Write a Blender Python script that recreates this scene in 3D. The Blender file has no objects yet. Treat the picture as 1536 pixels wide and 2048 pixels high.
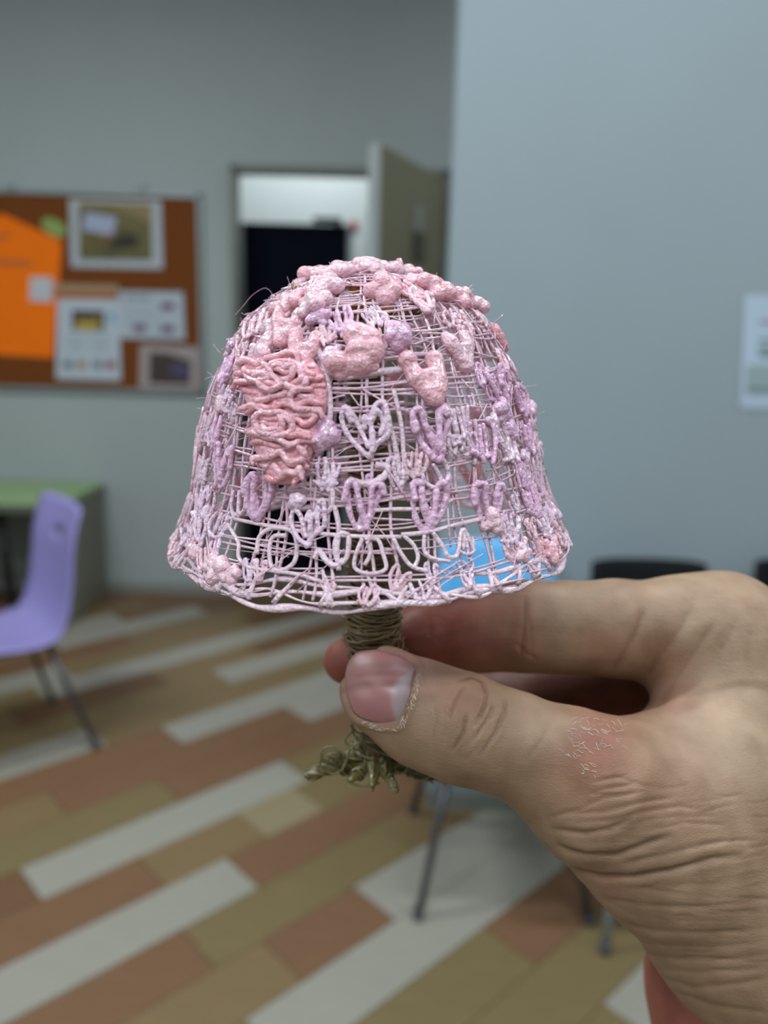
import bpy, bmesh, math, random
import numpy as np
from mathutils import Vector, Matrix
from mathutils.bvhtree import BVHTree

# ------------------------------------------------------------------ camera
FPX = 1560.0
PITCH, ROLL, CAMH = math.radians(12), math.radians(1.5), 1.45
Fw = np.array([0, math.cos(PITCH), -math.sin(PITCH)])
_x = np.array([1.0, 0, 0]); _u = np.cross(_x, Fw)
Xw = _x*math.cos(ROLL) + _u*math.sin(ROLL)
Uw = -_x*math.sin(ROLL) + _u*math.cos(ROLL)
CAM = np.array([0, 0, CAMH])
sc = bpy.context.scene
cd = bpy.data.cameras.new('camera'); cam = bpy.data.objects.new('camera', cd)
sc.collection.objects.link(cam); sc.camera = cam
cam.matrix_world = Matrix(((Xw[0], Uw[0], -Fw[0], 0), (Xw[1], Uw[1], -Fw[1], 0), (Xw[2], Uw[2], -Fw[2], CAMH), (0, 0, 0, 1)))
cd.sensor_fit = 'VERTICAL'; cd.sensor_height = 36.0; cd.lens = FPX/2048*36.0
cd.clip_start = 0.01; cd.clip_end = 60
cd.dof.use_dof = True; cd.dof.focus_distance = 0.164; cd.dof.aperture_fstop = 9.5

# ------------------------------------------------------------------ world, lights, exposure
w = bpy.data.worlds.new('world'); sc.world = w; w.use_nodes = True
w.node_tree.nodes['Background'].inputs[0].default_value = (0.8, 0.9, 1.0, 1)
w.node_tree.nodes['Background'].inputs[1].default_value = 0.12
sc.view_settings.view_transform = 'Standard'; sc.view_settings.look = 'None'
sc.view_settings.exposure = 1.66; sc.view_settings.gamma = 1.0
def area(name, loc, sx, sy, power, col=(1, .98, .95), target=None):
    l = bpy.data.lights.new(name, 'AREA'); l.shape = 'RECTANGLE'; l.size = sx; l.size_y = sy
    l.energy = power; l.color = col
    o = bpy.data.objects.new(name, l); sc.collection.objects.link(o); o.location = loc
    if target: o.rotation_euler = (Vector(target)-Vector(loc)).to_track_quat('-Z', 'Y').to_euler()
    return o
LC = (.84, .95, 1)
for lx, ly, lp in ((-1.7, 1.7, 25), (0.5, 1.0, 12), (-1.7, -.6, 12), (1.3, -.8, 12), (2.5, .9, 11), (-.4, -1.9, 17), (1.6, 3.3, 7)):  # last one added behind the partition to brighten the door leaf
    area('ceiling_lamp_and_fill', (lx, ly, 3.55), 1.2, .1, lp, LC)
area('left_cool_light', (-3.0, -.9, 1.9), 1.6, 1.4, 6, (.75, .9, 1), (0, .3, 1.3))  # unseen cool area light from the left; no window is modelled
area('corridor_light', (-.5, 5.0, 3.2), .9, .3, 11, (.88, .97, 1))

# ------------------------------------------------------------------ helpers
COL = sc.collection
KA = .49   # everything but the near-white plastic is a little darker than its swatch
def lin(c, k=None):
    k = KA if k is None else k
    return tuple(k*((v/255)/12.92 if v/255 <= .04045 else ((v/255+.055)/1.055)**2.4) for v in c)
def mat(name, col, rough=.5, spec=.5, sss=0, sssr=.002, trans=0, metal=0, noise=0, nscale=8, bump=0, bscale=40, emit=None, stretch=None, coat=0, alb=None):
    m = bpy.data.materials.new(name); m.use_nodes = True; nt = m.node_tree; b = nt.nodes['Principled BSDF']
    c = lin(col, alb); b.inputs['Base Color'].default_value = (*c, 1)
    b.inputs['Roughness'].default_value = rough; b.inputs['Specular IOR Level'].default_value = spec
    b.inputs['Metallic'].default_value = metal; b.inputs['Transmission Weight'].default_value = trans
    b.inputs['Coat Weight'].default_value = coat
    if sss:
        b.inputs['Subsurface Weight'].default_value = sss; b.inputs['Subsurface Radius'].default_value = (1, .5, .4); b.inputs['Subsurface Scale'].default_value = sssr
    tc = nt.nodes.new('ShaderNodeTexCoord'); mp = nt.nodes.new('ShaderNodeMapping'); nt.links.new(tc.outputs['Object'], mp.inputs[0])
    if stretch: mp.inputs['Scale'].default_value = stretch
    if noise:
        n = nt.nodes.new('ShaderNodeTexNoise'); n.inputs['Scale'].default_value = nscale; n.inputs['Detail'].default_value = 5
        nt.links.new(mp.outputs[0], n.inputs[0])
        r = nt.nodes.new('ShaderNodeValToRGB'); nt.links.new(n.outputs[0], r.inputs[0])
        r.color_ramp.elements[0].position = .3; r.color_ramp.elements[1].position = .7
        r.color_ramp.elements[0].color = (*[v*(1-noise) for v in c], 1); r.color_ramp.elements[1].color = (*[min(1, v*(1+noise)) for v in c], 1)
        nt.links.new(r.outputs[0], b.inputs['Base Color'])
    if bump:
        n = nt.nodes.new('ShaderNodeTexNoise'); n.inputs['Scale'].default_value = bscale; n.inputs['Detail'].default_value = 4
        nt.links.new(mp.outputs[0], n.inputs[0]); bp = nt.nodes.new('ShaderNodeBump'); bp.inputs['Strength'].default_value = bump; bp.inputs['Distance'].default_value = .002
        nt.links.new(n.outputs[0], bp.inputs['Height']); nt.links.new(bp.outputs[0], b.inputs['Normal'])
    if emit:
        b.inputs['Emission Color'].default_value = (*c, 1); b.inputs['Emission Strength'].default_value = emit
    return m
def mesh_obj(name, V, Fc, m, parent=None, smooth=False, sub=None):
    """V world coords; the parent (an un-rotated Empty or mesh) only offsets"""
    V = np.asarray(V, float); org = np.zeros(3)
    if parent is not None: org = np.array(parent['_o'])
    me = bpy.data.meshes.new(name)
    me.from_pydata([tuple(v) for v in (V-org)], [], [tuple(int(i) for i in f) for f in Fc]); me.update()
    if m: me.materials.append(m)
    if smooth: me.polygons.foreach_set('use_smooth', [True]*len(me.polygons))
    o = bpy.data.objects.new(name, me); COL.objects.link(o)
    o['_o'] = tuple(float(t) for t in org)
    if parent is not None: o.parent = parent
    return o
def thing(name, label, cat, loc, group=None):
    o = bpy.data.objects.new(name, None); COL.objects.link(o); o.location = loc; o.empty_display_size = .02
    o['_o'] = tuple(float(t) for t in loc); tag(o, label, cat, group); return o
def tag(o, label, cat, group=None):
    o['label'] = label; o['category'] = cat
    if group: o['group'] = group
    return o
def struct(o): o['kind'] = 'structure'; return o
class MB:
    def __init__(s): s.V = []; s.F = []; s.n = 0
    def add(s, V, Fc):
        V = np.asarray(V, float); s.V.append(V); s.F += [tuple(i+s.n for i in f) for f in Fc]; s.n += len(V); return s
    def box(s, c, d, R=None, bev=0):
        c = np.array(c, float); h = np.array(d, float)/2
        if bev:
            bm = bmesh.new(); bmesh.ops.create_cube(bm, size=1)
            for v in bm.verts: v.co = Vector(v.co)*1.0; v.co.x *= d[0]; v.co.y *= d[1]; v.co.z *= d[2]
            bmesh.ops.bevel(bm, geom=bm.edges[:], offset=bev, segments=2, affect='EDGES', profile=.6)
            V = np.array([v.co[:] for v in bm.verts]); Fc = [[v.index for v in f.verts] for f in bm.faces]; bm.free()
        else:
            V = np.array([[x, y, z] for x in (-1, 1) for y in (-1, 1) for z in (-1, 1)])*h
            Fc = [(0, 1, 3, 2), (4, 6, 7, 5), (0, 4, 5, 1), (2, 3, 7, 6), (0, 2, 6, 4), (1, 5, 7, 3)]
        if R is not None: V = V@np.array(R).T
        return s.add(V+c, Fc)
    def tube(s, P, r, n=6, cap=True):
        P = np.asarray(P, float); k = len(P); r = np.full(k, r) if np.isscalar(r) else np.asarray(r)
        T = np.gradient(P, axis=0); T /= np.linalg.norm(T, axis=1)[:, None]+1e-12
        N = np.zeros_like(P); a = np.array([0, 0, 1.]) if abs(T[0, 2]) < .8 else np.array([1., 0, 0])
        v = np.cross(T[0], a); N[0] = v/np.linalg.norm(v)
        for i in range(1, k):
            v = N[i-1]-T[i]*(N[i-1]@T[i]); N[i] = v/(np.linalg.norm(v)+1e-12)
        B = np.cross(T, N); an = np.arange(n)*2*math.pi/n
        V = (P[:, None]+r[:, None, None]*(np.cos(an)[None, :, None]*N[:, None]+np.sin(an)[None, :, None]*B[:, None])).reshape(-1, 3)
        Fc = []
        for i in range(k-1):
            for j in range(n):
                j2 = (j+1) % n; Fc.append((i*n+j, i*n+j2, (i+1)*n+j2, (i+1)*n+j))
        if cap: Fc.append(tuple(range(n))[::-1]); Fc.append(tuple((k-1)*n+j for j in range(n)))
        return s.add(V, Fc)
    def build(s, name, m, parent=None, smooth=False):
        return mesh_obj(name, np.concatenate(s.V), s.F, m, parent, smooth)
def catmull(P, sub=6):
    P = np.asarray(P, float)
    if len(P) < 3: 
        t = np.linspace(0, 1, sub+1)[:, None]; return P[0]*(1-t)+P[-1]*t
    Q = np.vstack([2*P[0]-P[1], P, 2*P[-1]-P[-2]]); out = []
    for i in range(1, len(Q)-2):
        for t in np.linspace(0, 1, sub, endpoint=False):
            a, b, c, d = Q[i-1:i+3]
            out.append(.5*((2*b)+(c-a)*t+(2*a-5*b+4*c-d)*t*t+(3*b-a-3*c+d)*t**3))
    out.append(P[-1]); return np.array(out)
def ray(px, py): return Fw + Xw*(px-768)/FPX - Uw*(py-1024)/FPX
def P(px, py, d): return CAM + d*ray(px, py)
def aty(px, py, y): r = ray(px, py); return CAM + r*y/r[1]
def flr(px, py): r = ray(px, py); return CAM + r*CAMH/-r[2]
def project(V):
    Q = np.asarray(V)-CAM; z = Q@Fw; return 768+FPX*(Q@Xw)/z, 1024-FPX*(Q@Uw)/z, z

# ---- signed-distance modelling: capsules with smooth union, surface nets
def sdf_mesh(prims, vox, pad=.003, lo=None, hi=None):
    """prims: (a, b, ra, rb, k[, flat]) ; returns V, F"""
    A = np.array([p[0] for p in prims]); B = np.array([p[1] for p in prims]); R = np.array([max(p[2], p[3]) for p in prims])
    mn = np.minimum(A, B)-R[:, None]; mx = np.maximum(A, B)+R[:, None]
    L = mn.min(0)-pad if lo is None else np.maximum(mn.min(0)-pad, lo); H = mx.max(0)+pad if hi is None else np.minimum(mx.max(0)+pad, hi)
    n = np.ceil((H-L)/vox).astype(int)+1
    ax = [L[i]+vox*np.arange(n[i]) for i in range(3)]
    G = np.full(n, .02, np.float32)
    for a, b, ra, rb, k in [p[:5] for p in prims]:
        a = np.array(a); b = np.array(b); m = k+2*vox
        lo_ = np.minimum(a-ra, b-rb)-m; hi_ = np.maximum(a+ra, b+rb)+m
        s = [slice(max(0, int((lo_[i]-L[i])/vox)), max(0, min(n[i], int((hi_[i]-L[i])/vox)+2))) for i in range(3)]
        x = ax[0][s[0]][:, None, None]; y = ax[1][s[1]][None, :, None]; z = ax[2][s[2]][None, None, :]
        if 0 in (x.size, y.size, z.size): continue
        ba = b-a; L2 = ba@ba+1e-12
        h = np.clip(((x-a[0])*ba[0]+(y-a[1])*ba[1]+(z-a[2])*ba[2])/L2, 0, 1)
        d = (np.sqrt((x-a[0]-h*ba[0])**2+(y-a[1]-h*ba[1])**2+(z-a[2]-h*ba[2])**2)-(ra+(rb-ra)*h)).astype(np.float32)
        g = G[s[0], s[1], s[2]]; q = np.maximum(k-np.abs(g-d), 0)/k
        G[s[0], s[1], s[2]] = np.minimum(g, d)-q*q*k*.25
    # close the field on the borders
    for i in range(3):
        sl = [slice(None)]*3; sl[i] = 0; G[tuple(sl)] = np.maximum(G[tuple(sl)], .3*vox); sl[i] = -1; G[tuple(sl)] = np.maximum(G[tuple(sl)], .3*vox)
    S = G < 0
    m_ = tuple(n-1); act = np.zeros(m_, bool)
    c = [S[i:i+m_[0], j:j+m_[1], k:k+m_[2]] for i in (0, 1) for j in (0, 1) for k in (0, 1)]
    al = c[0].copy(); an = c[0].copy()
    for q in c[1:]: al &= q; an |= q
    act = an & ~al; del al, an
    idx = np.full(m_, -1, np.int32); na = int(act.sum()); idx[act] = np.arange(na, dtype=np.int32)
    acc = np.zeros((na, 3)); cnt = np.zeros(na); quads = []
    for a in range(3):
        s0 = [slice(None)]*3; s1 = [slice(None)]*3; s0[a] = slice(0, -1); s1[a] = slice(1, None)
        s0 = tuple(s0); s1 = tuple(s1); ch = S[s0] != S[s1]; I = np.argwhere(ch).astype(np.int32); g0 = G[s0][ch]; g1 = G[s1][ch]; t = g0/(g0-g1); inside = S[s0][ch]
        pos = I.astype(np.float64); pos[:, a] += t; o = [(a+1) % 3, (a+2) % 3]; q = []; okall = np.ones(len(I), bool)
        for d0, d1 in ((0, 0), (1, 0), (1, 1), (0, 1)):
            J = I.copy(); J[:, o[0]] -= d0; J[:, o[1]] -= d1
            ok = np.all((J >= 0) & (J < np.array(m_)), axis=1); okall &= ok; Jc = np.clip(J, 0, np.array(m_)-1); v = idx[tuple(Jc.T)]; q.append(v)
            for e_ in range(3): acc[:, e_] += np.bincount(v[ok], pos[ok, e_], na)
            cnt += np.bincount(v[ok], minlength=na)
        f = np.array(q).T[okall]; ins = inside[okall]; f[~ins] = f[~ins][:, ::-1]; quads.append(f)
    return acc/np.maximum(cnt, 1)[:, None]*vox+L, np.concatenate(quads)
def fast_obj(name, V, Fq, m, parent=None):
    org = np.array(parent['_o']) if parent is not None else np.zeros(3)
    V = np.asarray(V, np.float32)-org.astype(np.float32); Fq = np.asarray(Fq, np.int32)
    me = bpy.data.meshes.new(name); me.vertices.add(len(V)); me.vertices.foreach_set('co', V.ravel())
    me.loops.add(Fq.size); me.loops.foreach_set('vertex_index', Fq.ravel())
    me.polygons.add(len(Fq)); me.polygons.foreach_set('loop_start', np.arange(0, Fq.size, 4, dtype=np.int32))
    me.update(calc_edges=True); me.validate(); me.polygons.foreach_set('use_smooth', [True]*len(me.polygons))
    if m: me.materials.append(m)
    o = bpy.data.objects.new(name, me); COL.objects.link(o); o['_o'] = tuple(float(t) for t in org)
    if parent is not None: o.parent = parent
    return o

# ------------------------------------------------------------------ room shell
M_back = mat('wall_paint_grey', (212, 219, 218), .85, .2, noise=.02, nscale=3, bump=.05, bscale=300)
M_right = mat('wall_paint_cool', (192, 204, 211), .85, .2, noise=.02, nscale=3, bump=.05, bscale=300)
M_white = mat('white_paint', (222, 228, 228), .7, .3, noise=.015, nscale=5)
M_ceil = mat('ceiling_board', (225, 225, 220), .9, .1, noise=.02, nscale=4)
M_base = mat('baseboard_vinyl', (176, 176, 166), .6, .3, noise=.02)
YB, YR, XR = 4.37, 2.26, .165
def bx(name, lo, hi, m, parent=None, bev=0):
    lo = np.array(lo); hi = np.array(hi); b = MB(); b.box((lo+hi)/2, hi-lo, bev=bev); return b.build(name, m, parent)
FL = struct(bx('floor', (-3.2, -2.6, -.1), (3.4, 5.75, -.012), mat('floor_screed', (60, 50, 40), .8, noise=.05)))
struct(bx('ceiling', (-3.2, -2.6, 3.65), (3.4, 5.75, 3.75), M_ceil))
struct(bx('wall_left', (-3.3, -2.6, 0), (-3.2, 4.47, 3.65), M_back))
struct(bx('wall_rear', (-3.3, -2.7, 0), (3.4, -2.6, 3.65), M_back))
struct(bx('wall_east', (3.4, -2.7, 0), (3.5, 4.47, 3.65), M_right))
OL, OR, OT = -.825, .275, 2.33
b = MB(); b.box(((-3.3+OL)/2, YB+.05, 1.825), (OL+3.3, .1, 3.65)); b.box(((3.4+OR)/2, YB+.05, 1.825), (3.4-OR, .1, 3.65)); b.box(((OL+OR)/2, YB+.05, (3.65+OT)/2), (OR-OL, .1, 3.65-OT))
struct(b.build('wall_back', M_back))
struct(bx('wall_right', (XR, YR, 0), (3.4, YR+.12, 3.65), M_right))
struct(bx('baseboard_back', (-3.2, YB-.008, 0), (OL-.04, YB, .06), M_base))
struct(bx('baseboard_right', (XR, YR-.008, 0), (3.4, YR, .06), M_base))
# door frame in the back wall and the open leaf
b = MB(); b.box((OL-.012, YB+.04, OT/2+.01), (.03, .14, OT+.02)); b.box((OR+.012, YB+.04, OT/2+.01), (.03, .14, OT+.02)); b.box(((OL+OR)/2, YB+.04, OT+.012), (OR-OL+.05, .14, .03))
struct(b.build('trim_1', mat('door_frame_paint', (150, 152, 142), .5, .4, noise=.02)))
# corridor behind
YC = 5.6
struct(bx('wall_corridor', (-3.2, YC, 0), (3.4, YC+.1, 3.65), M_white))
struct(bx('wall_corridor_end', (-1.6, YB+.1, 0), (-1.5, YC, 3.65), M_white))
struct(bx('wall_corridor_side', (1.0, YB+.1, 0), (1.1, YC, 3.65), M_white))
YD = 4.62
dk = thing('navy_partition', 'tall dark navy panel standing behind the open doorway', 'panel', (-.5, YD, 0))
a = aty(487, 445, YD); c = aty(697, 447, YD)
bx('panel', (a[0], YD-.01, .03), (c[0], YD+.02, a[2]), mat('navy_panel', (14, 17, 34), .85, .08, noise=.05), dk, .004)
M_pf = mat('pale_frame', (178, 188, 192), .5, noise=.02)
b = MB(); b.box((a[0]-.012, YD, a[2]/2), (.024, .05, a[2]), bev=.003); b.build('upright', M_pf, dk); b = MB(); b.box((c[0]+.012, YD, a[2]/2), (.024, .05, a[2]), bev=.003); b.build('upright', M_pf, dk)
b = MB(); b.box(((a[0]+c[0])/2, YD, .05), (c[0]-a[0], .05, .03)); b.build('bottom_rail', M_pf, dk)
b = MB(); q = aty(655, 441, YD); b.box(q, (.16, .04, .03), bev=.006); b.box(q+np.array([.06, -.02, -.02]), (.05, .03, .02)); b.build('top_clamp', mat('closer_grey', (60, 65, 66), .4, metal=.5, noise=.03), dk)
q = aty(707, 452, YC-.01)
o = tag(bx('red_sign', q-[.03, .006, .03], q+[.03, .006, .03], mat('red_sign_paint', (190, 80, 70), .5, noise=.03), None, .003), 'small reddish sign right of the dark panel on the corridor wall', 'sign')
# open leaf
A0 = aty(746, 345, 3.66); A0 = np.array([aty(744, 600, 3.66)[0], 3.66]); H0 = np.array([OR-.02, YB-.005]); dv = H0-A0; Ld = np.linalg.norm(dv); dv /= Ld; nv = np.array([-dv[1], dv[0]])
Rm = np.array([[dv[0], -nv[0]*-1, 0], [dv[1], nv[1], 0], [0, 0, 1]])
leaf = thing('open_door_leaf', 'olive grey door leaf standing open beside the doorway', 'door', (H0[0], H0[1], 0))
M_leaf = mat('leaf_olive', (190, 182, 150), .5, .35, noise=.03, nscale=3)
mid = (A0+H0)/2; b = MB(); b.box((mid[0]-nv[0]*-.0, mid[1], 1.165), (Ld, .05, 2.29), Rm, bev=.002); b.build('panel', M_leaf, leaf)
b = MB(); e = A0-dv*.004; b.box((e[0], e[1], 1.165), (.008, .056, 2.292), Rm); b.build('edge_strip', mat('pale_edge', (214, 220, 218), .4, noise=.02), leaf)
def onleaf(px, off):  # point of the leaf's visible face along its length
    t = np.linspace(0, 1, 400); pts = A0[None]+dv[None]*t[:, None]*Ld; ux, _, _ = project(np.c_[pts, np.full(400, 1.5)]); i = np.argmin(abs(ux-px)); return pts[i]-nv*off
f0 = onleaf(818, 0); 
side = 1 if (np.array([0, 0])-f0)@nv > 0 else -1
def leafbox(px, z0, z1, wd, th, name, m):
    f = onleaf(px, 0)+nv*side*(.025+th/2); b = MB(); b.box((f[0], f[1], (z0+z1)/2), (wd, th, z1-z0), Rm, bev=.002); return b.build(name, m, leaf)
M_al = mat('brushed_aluminium', (200, 204, 204), .35, metal=.4, noise=.02)
leafbox(818, 1.15, 2.12, .07, .012, 'pull_plate', mat('pale_plate', (216, 220, 214), .4, noise=.02))
leafbox(818, 1.86, 2.0, .1, .03, 'closer_block', mat('olive_dark', (120, 120, 100), .5, noise=.03))
leafbox(800, .95, 1.08, .03, .05, 'door_handle', M_al)

# ------------------------------------------------------------------ plank floor (each plank a part)
TA = math.radians(43.5); eu = np.array([math.cos(TA), math.sin(TA)]); ev = np.array([-math.sin(TA), math.cos(TA)])
W0, WR = 1.4, .1675
def wood(name, c, n): return mat(name, c, .42, .35, noise=n, nscale=9, stretch=(1, 9, 1), bump=.06, bscale=60)
PM = {'w': wood('plank_white', (190, 183, 168), .05), 't': wood('plank_tan', (158, 130, 92), .07), 'o': wood('plank_orange', (152, 112, 82), .08),
      'g': wood('plank_olive', (152, 130, 90), .07), 'b': wood('plank_brown', (140, 104, 74), .08), 'p': wood('plank_pale', (176, 158, 122), .06)}
for m_ in PM.values():   # grain runs along the plank
    for n_ in m_.node_tree.nodes:
        if n_.type == 'MAPPING': n_.inputs['Rotation'].default_value[2] = -TA
ROW = {-6: [(-1, 't'), (1.3, 'g'), (2.4, 'o')], -5: [(-1, 'o'), (.6, 'g'), (1.42, 'w'), (2.6, 'b')], -4: [(-1, 't'), (.9, 'g'), (1.9, 'b')], -3: [(-1, 'o'), (.5, 'g'), (1.40, 'o'), (2.1, 't')],
       -2: [(-1, 'o'), (.1, 'g'), (.79, 'w'), (2.3, 't')], -1: [(-1, 'b'), (.3, 't'), (.95, 'o'), (1.25, 'w'), (2.2, 'b')], 0: [(-1, 't'), (.2, 'o'), (.82, 'g'), (1.5, 't'), (2.3, 'o')],
       1: [(-1, 't'), (-.2, 'w'), (1.055, 'o'), (1.75, 'b')], 2: [(-1, 't'), (0, 'o'), (.87, 't'), (1.2, 'p'), (1.42, 'g'), (2.1, 'b')], 3: [(-1, 'g'), (-.1, 'b'), (.60, 'w'), (1.49, 'g'), (2.2, 't')],
       4: [(-1, 'o'), (.1, 'g'), (1.10, 'o'), (1.9, 't')], 5: [(-1, 'g'), (0, 't'), (.80, 'o'), (1.75, 'w'), (2.35, 'g')], 6: [(-1, 't'), (.4, 'o'), (1.29, 'w'), (2.35, 'o')],
       7: [(-1, 'o'), (.1, 'w'), (1.08, 't'), (2.0, 'g')], 8: [(-1, 'b'), (.6, 'g'), (1.2, 't'), (1.71, 'w'), (2.6, 'o')], 9: [(-1, 't'), (.9, 'b'), (1.5, 't'), (2.0, 'b'), (2.9, 'g')],
       10: [(-1, 'w'), (-.1, 'g'), (1.05, 'w'), (2.95, 't')], 11: [(-1, 'g'), (.3, 'w'), (1.22, 't'), (2.2, 'b')], 12: [(-1, 't'), (.9, 'o'), (1.6, 't'), (2.4, 'g')],
       13: [(-1, 'g'), (.7, 't'), (1.3, 'w'), (2.1, 'b')], 14: [(-1, 't'), (.9, 'w'), (1.7, 'o'), (2.6, 'w')]}
rng = random.Random(5)
def clip(poly, a, b_, c):  # keep a*x+b*y<=c
    out = []
    for i in range(len(poly)):
        p, q = poly[i], poly[(i+1) % len(poly)]; dp = a*p[0]+b_*p[1]-c; dq = a*q[0]+b_*q[1]-c
        if dp <= 0: out.append(p)
        if dp*dq < 0: t = dp/(dp-dq); out.append((p[0]+(q[0]-p[0])*t, p[1]+(q[1]-p[1])*t))
    return out
def plank(k, u0, u1, key, y1=YB-.002, y0=.3, x0=-2.9, x1=1.9):
    g = .0012; v0 = W0+k*WR+g; v1 = W0+(k+1)*WR-g; u0 += g; u1 -= g
    poly = [tuple(eu*u+ev*v) for u, v in ((u0, v0), (u1, v0), (u1, v1), (u0, v1))]
    for c_ in ((1, 0, x1), (-1, 0, -x0), (0, 1, y1), (0, -1, -y0)):
        poly = clip(poly, *c_)
        if len(poly) < 3: return None
    A = 0
    for i in range(len(poly)): A += poly[i][0]*poly[(i+1) % len(poly)][1]-poly[(i+1) % len(poly)][0]*poly[i][1]
    if abs(A)/2 < .002: return None
    n = len(poly); zt = rng.uniform(-.0005, 0)
    V = [(x, y, -.012) for x, y in poly]+[(x, y, zt) for x, y in poly]
    Fc = [tuple(range(n))[::-1], tuple(range(n, 2*n))]+[(i, (i+1) % n, n+(i+1) % n, n+i) for i in range(n)]
    return V, Fc, PM[key]
keys = 'wtogbttoow'
for k in range(-14, 36):
    segs = list(ROW.get(k, [])); 
    if not segs:
        u = -3+rng.random(); last = ''
        while u < 5:
            c_ = rng.choice(keys)
            if c_ != last: segs.append((u, c_)); last = c_; u += rng.uniform(.55, 1.1)
    else:
        u = -1-rng.uniform(.6, .9)
        while u > -3.6: segs.insert(0, (u, rng.choice(keys))); u -= rng.uniform(.6, 1)
        u = segs[-1][0]+rng.uniform(.6, .9)
        while u < 5: segs.append((u, rng.choice(keys))); u += rng.uniform(.6, 1)
    for i, (u, c_) in enumerate(segs):
        r_ = plank(k, u, segs[i+1][0] if i+1 < len(segs) else u+1, c_)
        if r_: mesh_obj('plank', r_[0], r_[1], r_[2], FL)
rest = MB()   # the floor outside the view and in the corridor
for lo, hi in (((-3.2, -2.6), (3.4, .298)), ((-3.2, .3), (-2.902, YB)), ((1.902, .3), (3.4, YB)), ((-3.2, YB), (3.4, 5.75))):
    rest.box(((lo[0]+hi[0])/2, (lo[1]+hi[1])/2, -.007), (hi[0]-lo[0], hi[1]-lo[1], .01))
o = rest.build('outer_floor', PM['t'], FL)

# ------------------------------------------------------------------ cork board and what is pinned on it
def wallquad(pts, y, z_th=.002):
    """pixel outline -> thin sheet lying parallel to the back wall"""
    W = [aty(px, py, y) for px, py in pts]; n = len(W)
    V = [(p[0], y, p[2]) for p in W]+[(p[0], y+z_th, p[2]) for p in W]
    Fc = [tuple(range(n))[::-1], tuple(range(n, 2*n))]+[(i, (i+1) % n, n+(i+1) % n, n+i) for i in range(n)]
    return V, Fc
def sheet(name, pts, y, m, parent=None, th=.002): V, Fc = wallquad(pts, y, th); return mesh_obj(name, V, Fc, m, parent)
bl = aty(405, 790, YB-.03); bt = aty(406, 388, YB-.03); bxr = (bl[0]+bt[0])/2; bz0, bz1 = bl[2], bt[2]; bxl = bxr-1.8
board = thing('cork_board', 'brown cork notice board in a pale aluminium frame on the back wall', 'board', (bxr-.9, YB, bz0))
bx('cork_panel', (bxl+.02, YB-.02, bz0+.02), (bxr-.02, YB-.002, bz1-.02), mat('cork', (128, 72, 34), .9, .1, noise=.12, nscale=60, alb=.68), board)
FR = mat('aluminium_frame', (176, 186, 186), .4, metal=.3, noise=.02)
bx('frame_rail', (bxl, YB-.03, bz1-.022), (bxr, YB-.001, bz1), FR, board, .003); bx('frame_rail', (bxl, YB-.03, bz0), (bxr, YB-.001, bz0+.022), FR, board, .003)
bx('frame_rail', (bxr-.022, YB-.03, bz0), (bxr, YB-.001, bz1), FR, board, .003); bx('frame_rail', (bxl, YB-.03, bz0), (bxl+.022, YB-.001, bz1), FR, board, .003)
for px in (20, 278):
    q = aty(px, 381, YB-.03); bx('hanging_clip', q-[.018, .006, .01], q+[.018, .02, .03], FR, board, .003)
yp = YB-.024
pap = lambda n, c, k=.03, s=30: mat(n, c, .6, .3, noise=k, nscale=s, alb=.72)
o = sheet('orange_poster', [(-95, 445), (8, 429), (124, 482), (106, 716), (-95, 704)], yp, mat('orange_paper', (240, 112, 8), .7, .15, noise=.03, alb=.95))
tag(o, 'large bright orange poster with a cut upper corner on the cork board', 'poster')
sheet('faint_text_line', [(-20, 519), (66, 522), (66, 532), (-20, 529)], yp-.001, pap('orange_print', (196, 106, 50)), o, .0008)
sheet('faint_text_line', [(-20, 470), (20, 468), (20, 476), (-20, 478)], yp-.001, pap('orange_print2', (206, 106, 44)), o, .0008)
ov = [(108+25*math.cos(t)+4*math.sin(t), 455+19*math.sin(t)+6*math.cos(t)) for t in np.linspace(0, 2*math.pi, 20, endpoint=False)]
tag(sheet('green_sticker', ov, yp-.004, pap('lime_paper', (150, 170, 96))), 'oval lime green sticker beside the orange poster', 'sticker')
# photo with wide white border
o = sheet('bordered_photo', [(138, 397), (322, 401), (326, 538), (142, 534)], yp, pap('white_paper', (186, 192, 198))); tag(o, 'olive coloured photograph in a wide white border at the top of the cork board', 'photo')
sheet('printed_photo', [(157, 409), (303, 411), (304, 521), (159, 519)], yp-.001, mat('olive_print', (112, 98, 12), .5, noise=.45, nscale=9), o, .0008)
sheet('printed_photo', [(157, 404), (303, 408), (304, 446), (258, 428), (225, 415), (157, 416)], yp-.0016, pap('tan_print', (150, 128, 84)), o, .0006)
sheet('white_caption', [(170, 424), (234, 434), (226, 472), (164, 460)], yp-.0022, pap('caption_paper', (176, 182, 206)), o, .0006)
sheet('dark_print', [(218, 486), (248, 466), (276, 474), (276, 494), (230, 498)], yp-.0022, pap('dark_print', (50, 44, 30)), o, .0006)
sheet('red_print', [(203, 474), (222, 466), (224, 478), (206, 484)], yp-.0022, pap('rust_print', (150, 84, 44)), o, .0006)
tag(sheet('white_note', [(60, 554), (105, 555), (104, 604), (59, 602)], yp-.004, pap('note_paper', (206, 206, 212))), 'small square white note on the edge of the orange poster', 'note')
o = sheet('beige_strip', [(106, 567), (236, 570), (238, 585), (106, 583)], yp-.001, pap('beige_paper', (176, 146, 112))); tag(o, 'narrow beige paper strip above the tall white flyer', 'paper')
sheet('orange_band', [(108, 584), (232, 586), (232, 602), (110, 600)], yp-.0005, pap('rust_band', (180, 96, 40)), o)
o = sheet('tall_flyer', [(115, 597), (238, 599), (242, 762), (112, 758)], yp-.004, pap('flyer_paper', (196, 204, 214))); tag(o, 'tall white flyer with a dark picture and a row of small icons', 'poster')
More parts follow.
